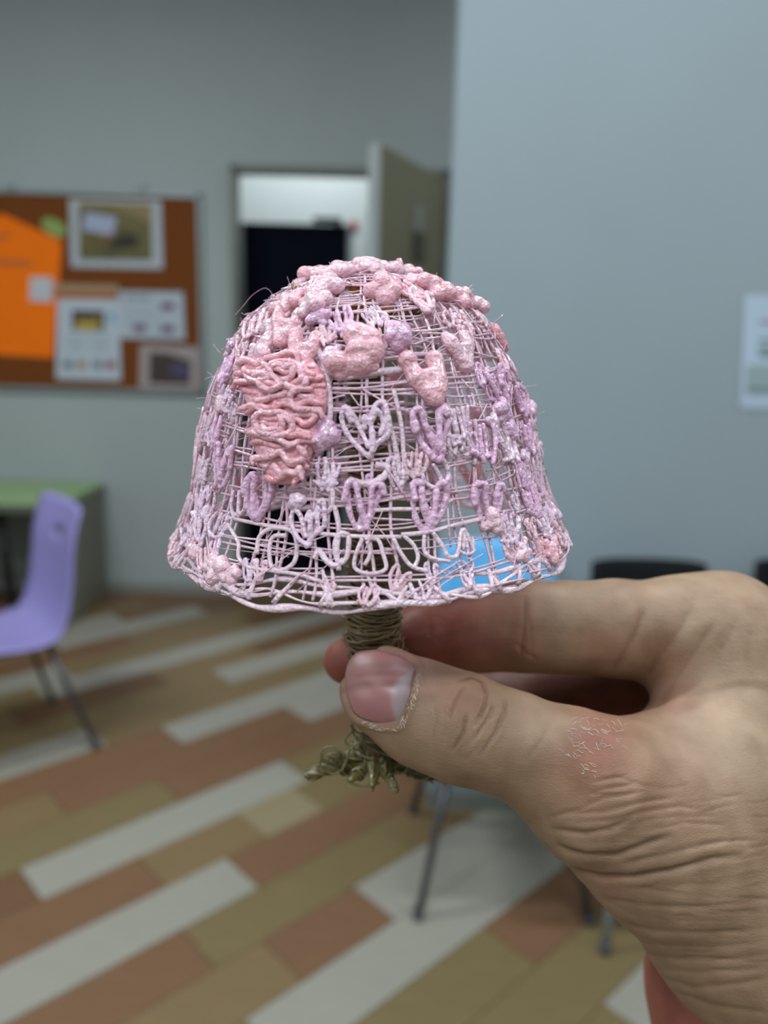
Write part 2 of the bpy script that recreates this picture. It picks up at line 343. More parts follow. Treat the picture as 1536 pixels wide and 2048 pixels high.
sheet('printed_picture', [(144, 620), (208, 622), (208, 662), (144, 660)], yp-.0048, pap('picture_dark', (84, 66, 56), .3), o, .0006)
sheet('printed_picture', [(153, 642), (198, 640), (200, 658), (152, 660)], yp-.0054, pap('picture_yellow', (190, 160, 60), .2), o, .0006)
for px, c in ((136, (120, 120, 130)), (163, (170, 140, 90)), (195, (125, 125, 130)), (221, (150, 80, 90))): sheet('printed_icon', [(px-9, 721), (px+9, 722), (px+9, 738), (px-9, 737)], yp-.0048, pap('icon_ink', c), o, .0006)
for yy in (675, 686, 697): 
    sheet('text_line', [(134, yy), (168, yy+.5), (168, yy+4), (134, yy+3.5)], yp-.0048, pap('grey_ink', (160, 168, 176)), o, .0006); sheet('text_line', [(182, yy), (218, yy+.5), (218, yy+4), (182, yy+3.5)], yp-.0048, pap('grey_ink', (160, 168, 176)), o, .0006)
sheet('blue_mark', [(216, 626), (230, 626), (230, 645), (218, 645)], yp-.0048, pap('blue_ink', (130, 176, 200)), o, .0006)
o = sheet('wide_leaflet', [(237, 582), (366, 584), (370, 680), (237, 676)], yp-.002, pap('leaflet_paper', (190, 196, 206))); tag(o, 'wide pale leaflet with three small purple pictures beside the tall flyer', 'poster')
for px, py in ((335, 613), (279, 656), (335, 658)): sheet('printed_picture', [(px-14, py-8), (px+14, py-7), (px+14, py+8), (px-14, py+7)], yp-.0028, pap('purple_ink', (118, 96, 122)), o, .0006)
sheet('text_line', [(248, 592), (300, 593), (300, 600), (248, 599)], yp-.0028, pap('grey_ink2', (140, 148, 158)), o, .0006)
for yy in (618, 628, 638): sheet('text_line', [(248, yy), (312, yy+.5), (312, yy+3), (248, yy+2.5)], yp-.0028, pap('grey_ink3', (172, 178, 188)), o, .0006)
o = sheet('dark_photo_card', [(280, 689), (398, 694), (398, 778), (278, 776)], yp, pap('card_paper', (176, 160, 158))); tag(o, 'dark photograph in a pinkish white border at the lower right of the cork board', 'photo')
sheet('printed_photo', [(299, 704), (340, 707), (382, 722), (380, 769), (298, 767)], yp-.001, mat('umber_print', (70, 48, 38), .5, noise=.3, nscale=12), o, .0006)
sheet('printed_photo', [(342, 725), (380, 732), (378, 756), (340, 748)], yp-.0016, pap('blue_print', (84, 76, 108)), o, .0005)
# notice on the right wall
def rsheet(name, pts, y, m, parent=None, th=.001): return sheet(name, pts, y, m, parent, th)
o = rsheet('wall_notice', [(1490, 590), (1640, 592), (1636, 822), (1480, 816)], YR-.003, pap('notice_paper', (190, 206, 224))); tag(o, 'pale blue grey notice taped to the right wall at the edge of the picture', 'notice')
rsheet('notice_panel', [(1494, 730), (1636, 732), (1634, 790), (1492, 788)], YR-.004, pap('notice_tint', (158, 176, 178)), o)
for i, (yy, c) in enumerate(((640, (170, 150, 160)), (678, (130, 150, 150)), (694, (130, 150, 150)), (706, (105, 125, 122)), (776, (120, 138, 136)))): rsheet('text_line', [(1518 if i < 4 else 1496, yy), (1600, yy+1), (1600, yy+7), (1518 if i < 4 else 1496, yy+6)], YR-.005, pap('notice_ink', c), o)

# ------------------------------------------------------------------ table at the back left
tx = -1.60
tb = thing('green_table', 'green topped table with a grey end panel standing against the back wall', 'table', (-2.2, 4.0, 0))
bx('tabletop', (-2.95, 3.68, .622), (tx+.01, YB-.02, .652), mat('green_laminate', (150, 178, 118), .35, .5, noise=.03, alb=.85), tb, .006)
bx('edge_band', (-2.95, 3.672, .619), (tx+.014, 3.682, .655), mat('grey_band', (120, 124, 108), .5, noise=.02), tb)
bx('end_panel', (tx-.03, 3.70, .0), (tx, YB-.04, .622), mat('grey_panel', (150, 148, 132), .5, noise=.03, alb=.78), tb, .004)
bx('modesty_panel', (-2.95, YB-.1, .12), (tx-.03, YB-.08, .62), mat('pale_panel', (150, 156, 146), .6, noise=.02), tb)
# black floor-standing rail seen under the table
q0 = flr(28, 1200); q1 = P(10, 1025, 3.45)
lg = MB(); 
pt = flr(30, 1245); lg.tube([(pt[0]-.035, pt[1], .622), (pt[0]-.018, pt[1], .3), (pt[0], pt[1], 0)], .022, 10); lg.build('leg', mat('black_steel', (26, 26, 26), .4, noise=.05), tb, True)

# ------------------------------------------------------------------ shell chairs
CH = mat('chrome_leg', (120, 116, 124), .3, metal=.6, noise=.04)
def make_chair(name, label, pos, yaw, mshell, mleg, group=None, sw=.42, back_h=.86, hole=True, lean=.14, seat_h=.43, corner=.03, foot=.235):
    """pos: floor point under the seat centre; yaw: direction the sitter faces"""
    f = np.array([math.cos(yaw), math.sin(yaw), 0]); s = np.array([-f[1], f[0], 0]); up = np.array([0, 0, 1.])
    t = thing(name, label, 'chair', (pos[0], pos[1], 0), group); o = np.array([pos[0], pos[1], 0])
    # profile (forward, height) from front lip to back top
    pr = catmull([(.235, seat_h-.035), (.21, seat_h), (.08, seat_h-.01), (-.08, seat_h-.022), (-.165, seat_h+.01), (-.205, seat_h+.09), (-.225, seat_h+.2), (-.24, seat_h+.32), (-.24-lean*.25, back_h)], 5)
    n = len(pr); m = 13; V = []; 
    for i, (a_, z_) in enumerate(pr):
        q = i/(n-1); wd = sw/2*(1-.10*max(0, (q-.55)/.45)**2); 
        for j in range(m):
            c = (j/(m-1)*2-1); rnd = 0
            if q > .93: rnd = abs(c)**6*corner*((q-.93)/.07)
            if q < .07: rnd = -abs(c)**4*.02
            dish = .022*(c*c); fo = a_+(dish if q > .45 else 0)+(rnd if q < .07 else 0); zz = z_+(dish*.7 if q <= .45 else 0)-(rnd if q > .5 else 0)
            V.append(o+f*fo+s*c*wd+up*zz)
    Fc = []
    for i in range(n-1):
        for j in range(m-1):
            q = (i+.5)/(n-1)
            if hole and .87 < q < .91 and 5 <= j <= 6: continue
            Fc.append((i*m+j, i*m+j+1, (i+1)*m+j+1, (i+1)*m+j))
    sh = mesh_obj('seat_shell', V, Fc, mshell, t, True)
    md = sh.modifiers.new('solid', 'SOLIDIFY'); md.thickness = .009; md.offset = 0
    for a_, b_ in ((1, 1), (1, -1), (-1, 1), (-1, -1)):
        top = o+f*(.15 if a_ > 0 else -.13)+s*b_*.15+up*(seat_h-.03); ft = o+f*(.22 if a_ > 0 else -.25)+s*b_*foot+up*0.004
        g = MB(); g.tube([top, top*.5+ft*.5, ft], .0105, 10); lgo = g.build('leg', mleg, t, True)
        g = MB(); g.tube([ft-up*.003, ft+up*.02], .0145, 10); g.build('foot_cap', mat('grey_cap', (90, 86, 90), .6, noise=.02), lgo, True)
    g = MB(); 
    for a_ in (.15, -.13): g.tube([o+f*a_-s*.15+up*(seat_h-.03), o+f*a_+s*.15+up*(seat_h-.03)], .01, 8)
    for b_ in (-.15, .15): g.tube([o+f*.15+s*b_+up*(seat_h-.03), o-f*.13+s*b_+up*(seat_h-.03)], .01, 8)
    g.build('seat_frame', mleg, t, True)
    return t
A1 = flr(215, 1500)[:2]; A2 = flr(112, 1395)[:2]; sd = (A2-A1)/np.linalg.norm(A2-A1); ff = np.array([-sd[1], sd[0]])
if ff[0] > 0: ff = -ff
cc = (A1+A2)/2+ff*.275
make_chair('purple_chair', 'lavender moulded plastic chair with chrome legs in front of the green table', cc, math.atan2(ff[1], ff[0]), mat('lavender_plastic', (158, 146, 206), .45, .4, noise=.02, alb=.68), CH, sw=.45, back_h=.885, corner=.012)
# row against the right wall
M_blk = mat('black_plastic', (20, 21, 25), .7, .15, noise=.05); M_blu = mat('sky_blue_plastic', (92, 172, 228), .45, .4, noise=.02, alb=.9)
WL = mat('pale_leg', (196, 198, 206), .35, metal=.2, noise=.03)
fy = math.radians(-90)
make_chair('blue_chair', 'sky blue plastic chair backed against the right wall under the pink canopy', (.338, 1.98), fy, M_blu, CH, foot=.222, sw=.37, back_h=.90, hole=False)
make_chair('black_chair', 'black plastic chair with pale legs between the blue chair and the picture edge', (.755, 1.88), fy, M_blk, WL, 'black chairs along the right wall', foot=.182, sw=.36, back_h=.878, hole=False, corner=.008)
make_chair('black_chair', 'black plastic chair cut by the right edge of the picture', (1.245, 1.93), fy, M_blk, WL, 'black chairs along the right wall', foot=.19, sw=.37, back_h=.878, hole=False, corner=.008)

# ------------------------------------------------------------------ the pink tree model
C0 = P(742, 1072, .195); CB = P(757, 1560, .2105)
AX = C0-CB; AX /= np.linalg.norm(AX)
E1 = np.cross(AX, Fw); E1 /= np.linalg.norm(E1)
if E1@Xw < 0: E1 = -E1
E2 = np.cross(AX, E1)       # E2 points roughly away from / towards the viewer
if E2@Fw > 0: E2 = -E2      # towards the viewer
ZT = np.array([-.004, 0, .003, .0144, .0285, .039, .049, .0545, .0585, .0615, .0635])
RT = np.array([.0488, .0484, .0464, .0418, .0384, .0352, .0304, .0256, .0194, .0118, 0])
def rz(z): return np.interp(z, ZT, RT)
sarc = np.r_[0, np.cumsum(np.hypot(np.diff(ZT[1:]), np.diff(RT[1:])))]; SMAX = sarc[-1]
def dome(th, s, off=0):
    """th angle (0 = towards viewer, + = right), s arc length up from the rim"""
    s = np.clip(s, -.004, SMAX); z = np.where(s < 0, s, np.interp(s, sarc, ZT[1:])); r = np.where(s < 0, RT[1], np.interp(s, sarc, RT[1:]))
    th = np.asarray(th, float)
    lump = 1+.012*np.sin(3*th+1)+.008*np.sin(7*th+z*160)
    r = r*lump+off
    return C0+AX*(z+off*.3)[..., None]*1.0+(np.sin(th)*r)[..., None]*E1+(np.cos(th)*r)[..., None]*E2
def hit(px, py):
    """pixel -> (theta, s) on the near side of the canopy"""
    d = ray(px, py); ts = np.linspace(.12, .215, 1500); Q = CAM+ts[:, None]*d-C0
    z = Q@AX; r = np.hypot(Q@E1, Q@E2); ins = (r < rz(z)) & (z < ZT[-1]) & (z > -.004)
    if ins.any(): i = int(np.argmax(ins))
    else: i = int(np.argmin(np.where((z > -.004) & (z < .066), np.abs(r-rz(z)), 9)))
    q = Q[i]; s = np.interp(q@AX, ZT[1:], sarc) if q@AX > 0 else q@AX
    return math.atan2(q@E1, q@E2), float(s)
tree = thing('pink_tree_model', 'small pink blossom tree drawn in plastic strands held between thumb and index finger', 'model', tuple(CB))
def plastic(name, c, sss=.0, rough=.12, tl=.16):
    m = mat(name, c, rough, .6, sss=sss, noise=.04, nscale=150, bump=.6, bscale=1000, coat=1.0, alb=.97); nt = m.node_tree
    t = nt.nodes.new('ShaderNodeBsdfTranslucent'); t.inputs[0].default_value = (*lin(c, .97), 1); mx = nt.nodes.new('ShaderNodeMixShader'); mx.inputs[0].default_value = tl
    nt.nodes['Principled BSDF'].inputs['Coat Roughness'].default_value = .06
    out = nt.nodes['Material Output']; nt.links.new(nt.nodes['Principled BSDF'].outputs[0], mx.inputs[1]); nt.links.new(t.outputs[0], mx.inputs[2]); nt.links.new(mx.outputs[0], out.inputs[0]); return m
M_lat = plastic('strand_pale_pink', (255, 222, 236), tl=.3); M_rim = plastic('rim_pink', (255, 224, 236), tl=.2)
M_pk = plastic('blossom_pink', (255, 194, 206)); M_pk2 = plastic('blossom_light_pink', (255, 210, 223)); M_lv = plastic('blossom_lavender', (244, 196, 226)); M_lv2 = plastic('blossom_mauve', (250, 216, 236)); M_cor = plastic('blossom_coral', (255, 178, 191))
R = np.random.RandomState(11)
lat = MB()
def strand(th, s, r, off=0., n=5):
    lat.tube(dome(th, s, off), r, n)
# uprights
nm = 46
for i in range(nm):
    t0 = i*2*math.pi/nm+R.uniform(-.02, .02)
    for dd in ((0, .022) if R.rand() < .45 else (0,)):
        s = np.linspace(0, R.uniform(.72, .98)*SMAX, 34)
        th = t0+dd*R.uniform(.7, 1.4)+R.uniform(-.06, .06)*(s/SMAX)+.012*np.sin(s*260+R.rand()*6)
        strand(th, s, R.uniform(.00028, .0004), R.uniform(-.0003, .0003))
# rings, in tilted arcs, most of them doubled
for s0 in np.r_[np.arange(.0045, .02, .0047), np.arange(.021, SMAX*.97, .0037)]:
    t = R.uniform(-math.pi, math.pi); end = t+2*math.pi
    while t < end:
        L = R.uniform(.6, 1.9); n = max(5, int(L*rz(np.interp(s0, sarc, ZT[1:]))/.0016)+3)
        tt = np.linspace(t, t+L, n); sl = R.uniform(-.0022, .0022); ds = R.uniform(-.001, .001)
        for dd in ((0, .0008) if R.rand() < .6 else (0,)):
            s = s0+ds+dd+sl*np.linspace(-1, 1, n)+.0003*np.sin(tt*9+R.rand()*6)
            strand(tt, s, R.uniform(.00014, .0003), R.uniform(.0, .0007))
        t += L*R.uniform(.75, 1.0)
# short stringing between points, straight like pulled threads
for i in range(520):
    th = R.uniform(-math.pi, math.pi); s = R.uniform(.0, .96)*SMAX
    a_ = R.uniform(0, 2*math.pi); l_ = R.uniform(.006, .02); rr = max(.012, rz(np.interp(s, sarc, ZT[1:])))
    A = dome(np.array([th]), np.array([s]), R.uniform(0, .0015))[0]; B = dome(np.array([th+math.cos(a_)*l_/rr]), np.array([max(0, s+math.sin(a_)*l_*.6)]), R.uniform(0, .0018))[0]
    lat.tube([A, (A+B)/2+R.normal(0, .0003, 3), B], R.choice([.00008, .00012, .0002]), 4)
# dense vertical strokes on both sides
for i in range(260):
    th = R.choice([R.uniform(.75, 1.75), R.uniform(-1.75, -.85), R.uniform(1.75, 4.3)], p=[.45, .35, .2]); s = R.uniform(.002, .030); l_ = R.uniform(.004, .010)
    n = 6; strand(th+R.normal(0, .02, n).cumsum()*.5, np.linspace(s, s+l_, n), R.uniform(.0003, .00055), R.uniform(.0002, .0013))
# fine upward stringing hairs on the outside
for i in range(90):
    th = R.uniform(-2.2, 2.2); s = R.uniform(.2, .95)*SMAX; A = dome(np.array([th]), np.array([s]), .001)[0]; nrm = A-(C0+AX*.02); nrm /= np.linalg.norm(nrm)
    dr = nrm*.6+R.normal(0, .6, 3); dr /= np.linalg.norm(dr); l_ = R.uniform(.001, .004); lat.tube([A, A+dr*l_*.5+R.normal(0, .0002, 3), A+dr*l_], .00005, 4)
o = lat.build('canopy_lattice', M_lat, tree, True); o['kind'] = 'stuff'
# hand-placed strokes seen on the front skirt
def pxline(pts, off=.0005, sub=6):
    H = np.array([hit(*p) for p in pts]); C = catmull(H, sub); return dome(C[:, 0], C[:, 1], off)
loops = [([(515, 1110), (520, 1075), (545, 1058), (585, 1062), (596, 1090), (590, 1125), (565, 1142), (545, 1135), (540, 1100), (548, 1075), (575, 1072)], .00045),
         ([(455, 1045), (478, 1085), (480, 1115), (500, 1135), (540, 1142), (600, 1150), (650, 1165)], .0004),
         ([(640, 1035), (665, 1015), (668, 985), (660, 950), (652, 915)], .0005), ([(672, 1010), (680, 1055), (676, 1100), (680, 1140)], .0005),
         ([(700, 1070), (696, 1110), (680, 1125), (672, 1090), (682, 1065), (700, 1068)], .0005),
         ([(632, 1118), (640, 1100), (655, 1120), (672, 1130), (690, 1118)], .0006), ([(725, 1075), (712, 1110), (712, 1135), (740, 1145), (770, 1135), (765, 1105), (755, 1078), (730, 1075)], .0004),
         ([(735, 1080), (740, 1105), (730, 1128)], .0004), ([(785, 1075), (800, 1105), (820, 1130), (850, 1140)], .0004), ([(805, 1070), (825, 1090), (832, 1115), (822, 1135)], .0004),
         ([(845, 1070), (845, 1100), (860, 1115), (895, 1122)], .0004), ([(862, 1065), (880, 1090), (892, 1112), (910, 1108), (920, 1060), (935, 1080), (945, 1105)], .00045),
         ([(925, 1058), (922, 1100)], .0004), ([(800, 1068), (850, 1064), (900, 1052), (950, 1040), (990, 1030)], .00045), ([(455, 1035), (520, 1050), (600, 1062), (700, 1070), (800, 1072)], .0004),
         ([(760, 800), (778, 850), (790, 900), (800, 960)], .00055), ([(785, 780), (800, 850), (806, 920), (812, 960)], .00045), ([(735, 630), (768, 632), (772, 665), (768, 700)], .0006),
         ([(640, 700), (655, 750), (662, 810), (660, 850)], .0006), ([(800, 740), (720, 750), (690, 755), (650, 745), (560, 735)], .0007), ([(700, 960), (735, 968), (765, 955), (775, 935), (750, 930)], .0007),
         ([(900, 1000), (870, 1015), (835, 1018), (790, 1018), (745, 1020)], .0004), ([(940, 930), (950, 880), (942, 840)], .0005), ([(900, 820), (905, 870), (900, 915), (890, 880), (893, 830)], .0005), ([(918, 815), (922, 870), (915, 905)], .0005)]
dec = MB()
for pts, r in loops: dec.tube(pxline(pts, .0007), r*1.05, 8)
o = dec.build('drawn_loops', M_rim, tree, True)
# rim: several thick wavy strands and beads
for q in range(4):
    n = 260; th = np.linspace(-math.pi, math.pi, n+1); s = [-.0012, .0012, .0028, .0002][q]+.0009*np.sin(th*(5+q*2)+q*2)+.0005*np.sin(th*17+q)
    rr = (.00062-.0001*q)*(1+.35*np.sin(th*13+q*3)+.2*np.sin(th*31))
    g = MB(); Pn = dome(th, s, .0004*np.sin(th*9+q)); 
    g.tube(Pn, rr, 8); g.build('rim_strand', M_rim, tree, True)
g = MB()
for i in range(60):    # strands tying the rim together
    th = R.uniform(-math.pi, math.pi); g.tube(dome(th+np.linspace(0, R.uniform(-.12, .12), 6), np.linspace(-.001, R.uniform(.003, .007), 6), .0004), np.linspace(.0006, .00035, 6), 6)
g.build('rim_tie_strands', M_rim, tree, True)

# blossoms: heart, flower, loop and stroke kinds, built from melted capsules
def frame(th, s):
    e = 1e-3; p0 = dome(np.array([th]), np.array([s]))[0]; pu = dome(np.array([th]), np.array([s+e]))[0]; pr_ = dome(np.array([th+e/.04]), np.array([s]))[0]
    u = pu-p0; u /= np.linalg.norm(u); rt = pr_-p0; rt -= u*(rt@u)
    if np.linalg.norm(rt) < 1e-7: rt = E1
    rt = rt/np.linalg.norm(rt); nn = np.cross(rt, u); nn /= np.linalg.norm(nn)
    if nn@(p0-C0-AX*.01) < 0: nn = -nn
    return p0, rt, u, nn
def strokes(kind, rs):
    j = lambda: rs.uniform(-.1, .1)
    if kind == 'heart': return [([(-.6+j(), .85), (-.55, .2), (-.05, -.85)], .34, .3), ([(.6, .75+j()), (.5, .1), (.08, -.85)], .34, .3), ([(0, .0), (0, -.6)], .34, .2), ([(-.3, .1), (.3, .1)], .25, .45)]
    if kind == 'puff': return [([(-.15, .75), (.25, .55+j())], .42, .5), ([(-.75, -.35), (-.3, -.3), (.1, .2)], .38, .45), ([(.5, -.1), (.3, .4)], .42, .5), ([(0, 0), (.2, -.3)], .45, .4), ([(.7, -.5), (.3, -.3)], .2, .3), ([(-.5, -.7), (0, -.5)], .25, .2)]
    if kind == 'flower':
        a0 = rs.rand()*6; o = []
        for q in range(5): a_ = a0+q*1.257+j(); o.append(([(math.cos(a_)*.15, math.sin(a_)*.12), (math.cos(a_)*rs.uniform(.35, .9), math.sin(a_)*rs.uniform(.35, .85))], rs.uniform(.27, .42), rs.uniform(.2, .7)))
        return o
    if kind == 'loop':
        return [([(-.5, .4), (-.72+j(), .85), (-.88, .6), (-.8, .0), (-.4, -.6), (0, -1)], .13, .3), ([(-.55, .8), (-.3, .2), (0, -.6)], .12, .4), ([(-.1, .1), (.0, .5), (.1, .1), (.1, -.8)], .13, .5),
                ([(.3, .5), (.5, .95), (.75, .95+j()), (.82, .5), (.8, -.1), (.3, -.6), (0, -1)], .14, .3), ([(.2, .2), (.45, .75), (.55, .2), (.45, -.3)], .12, .4)]
    if kind == 'fold':
        return [([(-.7, .2), (-.65, .9), (-.3, .95), (-.25, .3), (.1, -.7), (.3, -.2), (.35, .7), (.65, .95), (.75+j(), .6)], .17, .4), ([(-.7, .7), (-.55, -.2), (-.2, -.9), (.1, -.95)], .15, .2), ([(-.3, .5), (-.1, -.3), (0, -.8)], .15, .15), ([(.75, .5), (.5, -.3), (.2, -.9)], .15, .2)]
    n = rs.randint(3, 6); o = []
    for q in range(n):
        x = -.7+1.4*q/(n-1); o.append(([(x+j(), rs.uniform(.6, 1)), (x+j(), 0), (x*.5+j(), rs.uniform(-1, -.6))], rs.uniform(.12, .18), rs.uniform(.2, .5)))
    o.append(([(-.7, -.5+j()), (0, -.7), (.7, -.4)], .14, .3)); return o
nb = [0]
def blossom(th, s, size, kind, m, rot=0., wide=1., name='blossom'):
    nb[0] += 1; rs = np.random.RandomState(100+nb[0]); p0, rt, u, nn = frame(th, s)
    pr_ = []; fat = 1.0
    for pts, r, h in strokes(kind, rs):
        C = catmull([(x+rs.uniform(-.09, .09), y+rs.uniform(-.09, .09), h+rs.uniform(-.16, .2)) for x, y in pts], 3)
        c_, s_ = math.cos(rot), math.sin(rot)
        Q = [p0+(rt*(x*c_-y*s_)*wide+u*(x*s_+y*c_))*size+nn*(z*size*.55+.0003) for x, y, z in C]
        rr = r*size*(1.0 if kind in ('heart', 'puff', 'flower') else .82)*np.array([rs.uniform(.78, 1.22) for _ in Q])
        for i in range(len(Q)-1): pr_.append((Q[i], Q[i+1], rr[i], rr[i+1], .00045 if kind in ('heart', 'puff', 'flower') else .00022))
    V, Fq = sdf_mesh(pr_, max(.0002, size*.045), .0008)
    return fast_obj(name, V, Fq, m, tree)
px2m = lambda s: s/1560*.158/1.0
B = [(718, 712, 48, 'puff', M_pk, 0), (850, 762, 44, 'heart', M_pk, .05), (575, 660, 36, 'heart', M_pk, .1), (916, 704, 36, 'heart', M_pk2, 0), (997, 678, 28, 'heart', M_cor, 0), (650, 590, 44, 'flower', M_pk2, 0),
     (768, 592, 46, 'flower', M_pk, 0), (675, 556, 40, 'flower', M_pk2, .5), (735, 545, 34, 'flower', M_pk2, 0), (803, 550, 34, 'flower', M_pk2, 0), (870, 592, 42, 'flower', M_pk, 0), (925, 606, 36, 'flower', M_pk, 0), (580, 618, 36, 'flower', M_pk, 0),
     (596, 572, 20, 'flower', M_pk2, 0), (512, 658, 34, 'stroke', M_pk2, .6), (528, 708, 34, 'flower', M_pk2, 0), (612, 705, 34, 'heart', M_pk, 0), (458, 745, 34, 'stroke', M_lv, 0), (500, 738, 28, 'flower', M_pk2, 0), (640, 640, 26, 'flower', M_lv, 0),
     (792, 676, 34, 'flower', M_lv, 0), (686, 648, 30, 'stroke', M_lv, .4), (735, 862, 46, 'loop', M_lv2, 0), (858, 868, 46, 'fold', M_lv, 0), (652, 870, 30, 'puff', M_lv, .4), (995, 775, 38, 'loop', M_lv, 0), (1035, 800, 34, 'stroke', M_lv, 0), (1000, 822, 30, 'flower', M_lv, 0),
     (432, 862, 38, 'stroke', M_lv, 0), (447, 935, 38, 'fold', M_lv, .1), (412, 945, 28, 'stroke', M_lv2, 0), (955, 885, 40, 'stroke', M_lv, 0), (1008, 890, 40, 'stroke', M_lv2, 0), (1052, 880, 34, 'stroke', M_lv, 0), (520, 998, 42, 'fold', M_lv, 0), (795, 948, 26, 'fold', M_lv2, 0),
     (725, 1012, 40, 'fold', M_lv, 0), (622, 1048, 38, 'loop', M_lv2, 0), (853, 1012, 42, 'fold', M_lv, 0), (968, 1012, 42, 'fold', M_lv, 0), (1055, 1005, 36, 'stroke', M_lv, 0), (658, 950, 28, 'stroke', M_lv2, 0), (405, 1015, 32, 'stroke', M_lv2, 0), (440, 1055, 30, 'stroke', M_lv2, 0),
     (388, 1070, 28, 'stroke', M_lv2, 0), (1082, 1055, 32, 'stroke', M_lv2, 0), (1010, 1062, 32, 'stroke', M_lv2, 0), (1043, 955, 30, 'stroke', M_lv, 0), (1078, 975, 28, 'stroke', M_lv, 0), (430, 1128, 26, 'flower', M_pk2, 0), (1095, 1108, 24, 'flower', M_pk, 0), (395, 1105, 22, 'flower', M_pk2, 0),
     (870, 950, 30, 'stroke', M_lv2, .3), (905, 850, 36, 'stroke', M_lv2, 0), (480, 1010, 26, 'stroke', M_lv2, 0), (930, 1095, 20, 'stroke', M_lv2, 0), (1040, 1105, 24, 'flower', M_pk2, 0), (1060, 825, 26, 'flower', M_lv, 0), (455, 800, 26, 'stroke', M_lv2, 0), (600, 1000, 20, 'flower', M_lv2, 0),
     (835, 575, 26, 'flower', M_pk2, 0), (630, 618, 34, 'flower', M_pk2, 0), (558, 640, 28, 'stroke', M_pk2, .4), (604, 652, 24, 'stroke', M_pk2, 0), (900, 645, 26, 'stroke', M_pk2, -.4), (845, 612, 34, 'fold', M_pk2, -.2), (820, 590, 34, 'fold', M_pk, .5), (955, 612, 28, 'flower', M_pk2, 0), (655, 565, 34, 'fold', M_pk2, .6), (745, 640, 22, 'stroke', M_lv2, .4), (1000, 720, 26, 'stroke', M_pk2, -.3), (480, 720, 26, 'fold', M_pk2, .3), (448, 1140, 30, 'flower', M_pk2, 0), (415, 1118, 28, 'stroke', M_pk2, .5), (385, 1092, 26, 'stroke', M_pk2, .9), (370, 1075, 24, 'stroke', M_lv2, .8), (430, 1100, 26, 'stroke', M_lv2, .2), (410, 1060, 30, 'stroke', M_lv2, .3), (1118, 1078, 26, 'stroke', M_pk2, -.9), (1100, 1092, 26, 'flower', M_pk, 0), (1075, 1100, 22, 'stroke', M_pk, 0), (470, 1150, 20, 'flower', M_pk2, 0), (545, 660, 24, 'flower', M_pk2, 0), (960, 640, 24, 'stroke', M_pk2, -.5), (490, 690, 24, 'stroke', M_pk2, .3)]
for px, py, sz, kd, m_, rt_ in B:
    th, s = hit(px, py); blossom(th, s, px2m(sz)*1.12, kd, m_, rt_+R.uniform(-.18, .18))
for i in range(46):   # the far side, seen through the lattice
    blossom(R.uniform(1.75, 4.5), R.uniform(.06, .88)*SMAX, R.uniform(.0028, .0045), R.choice(['heart', 'flower', 'stroke', 'fold']), [M_pk, M_pk2, M_lv, M_cor][R.randint(4)], R.uniform(-.3, .3))
for i in range(54):   # smaller messy ones between the placed ones, thickest on both flanks
    th_ = R.choice([R.uniform(.7, 1.8), R.uniform(-1.9, -.7), R.uniform(-.7, .7)], p=[.42, .42, .16]); s_ = R.uniform(.1, .8)*SMAX
    blossom(th_, s_, R.uniform(.0018, .003), R.choice(['stroke', 'fold', 'flower', 'stroke']), [M_lv, M_lv2, M_pk2][R.randint(3)] if s_ < .6*SMAX else M_pk2, R.uniform(-.5, .5))
for i in range(34):   # along the rim
    blossom(R.uniform(-2.4, 2.4), R.uniform(.0, .07)*SMAX, R.uniform(.0012, .0024), R.choice(['fold', 'stroke', 'stroke']), [M_pk2, M_lv2][R.randint(2)], R.uniform(-.5, .5))
for i in range(22):   # crown
    blossom(R.uniform(-math.pi, math.pi), R.uniform(.84, .98)*SMAX, R.uniform(.0026, .004), 'flower', [M_pk, M_pk2][R.randint(2)], R.uniform(-.3, .3))
# pink spike on the crown
th, s = hit(800, 545); p0, rt, u, nn = frame(th, s); g = MB(); q = P(798, 548, .182); q2 = P(798, 517, .182); g.tube(catmull([q, (q+q2)/2+rt*.0003, q2], 5), np.linspace(.0016, .0006, 11), 10); g.build('spike', M_pk, tree, True)
# big dense patch of layered squiggles
rs = np.random.RandomState(7); pp = []
OUT = {725: (500, 630), 760: (488, 655), 800: (500, 660), 840: (512, 650), 880: (510, 640), 920: (528, 625), 960: (550, 605)}
ky = sorted(OUT)
def edge(y): return np.interp(y, ky, [OUT[k][0] for k in ky]), np.interp(y, ky, [OUT[k][1] for k in ky])
def sp(px, py, off): t_, s_ = hit(px, py); return dome(np.array([t_]), np.array([s_]), off)[0]
for y in np.arange(732, 955, 13):
    l_, r_ = edge(y); Q = [sp(x, y, .0012) for x in np.linspace(l_+14, r_-14, 6)]
    for i in range(5): pp.append((Q[i], Q[i+1], .0015, .0015, .0008))
V, Fq = sdf_mesh(pp, .0004, .001); patch = fast_obj('blossom_patch', V, Fq, M_cor, tree)
for q in range(26):
    y = 726+q*9.2; l_, r_ = edge(y); xa, xb = l_+rs.uniform(-4, 30), r_-rs.uniform(-4, 30); n = 7; off = rs.uniform(.0022, .0038)
    if rs.rand() < .5: xa, xb = xb, xa
    pts = [sp(x, y+rs.uniform(-7, 7)+7*math.sin(i*.8+q)+(i-3)*rs.uniform(-2, 1), off+rs.uniform(-.0004, .0004)) for i, x in enumerate(np.linspace(xa, xb, n))]
    C = catmull(pts, 3); pr_ = [(C[i], C[i+1], .00062, .00062, .0003) for i in range(len(C)-1)]
    if rs.rand() < .5:  # a hook back
        e = pts[-1]; e2 = sp(xb+rs.uniform(-10, 10), y+14, off); pr_.append((e, e2, .0006, .0005, .0003))
    V, Fq = sdf_mesh(pr_, .0003, .0008); fast_obj('squiggle', V, Fq, [M_pk, M_cor, M_pk][rs.randint(3)], patch)
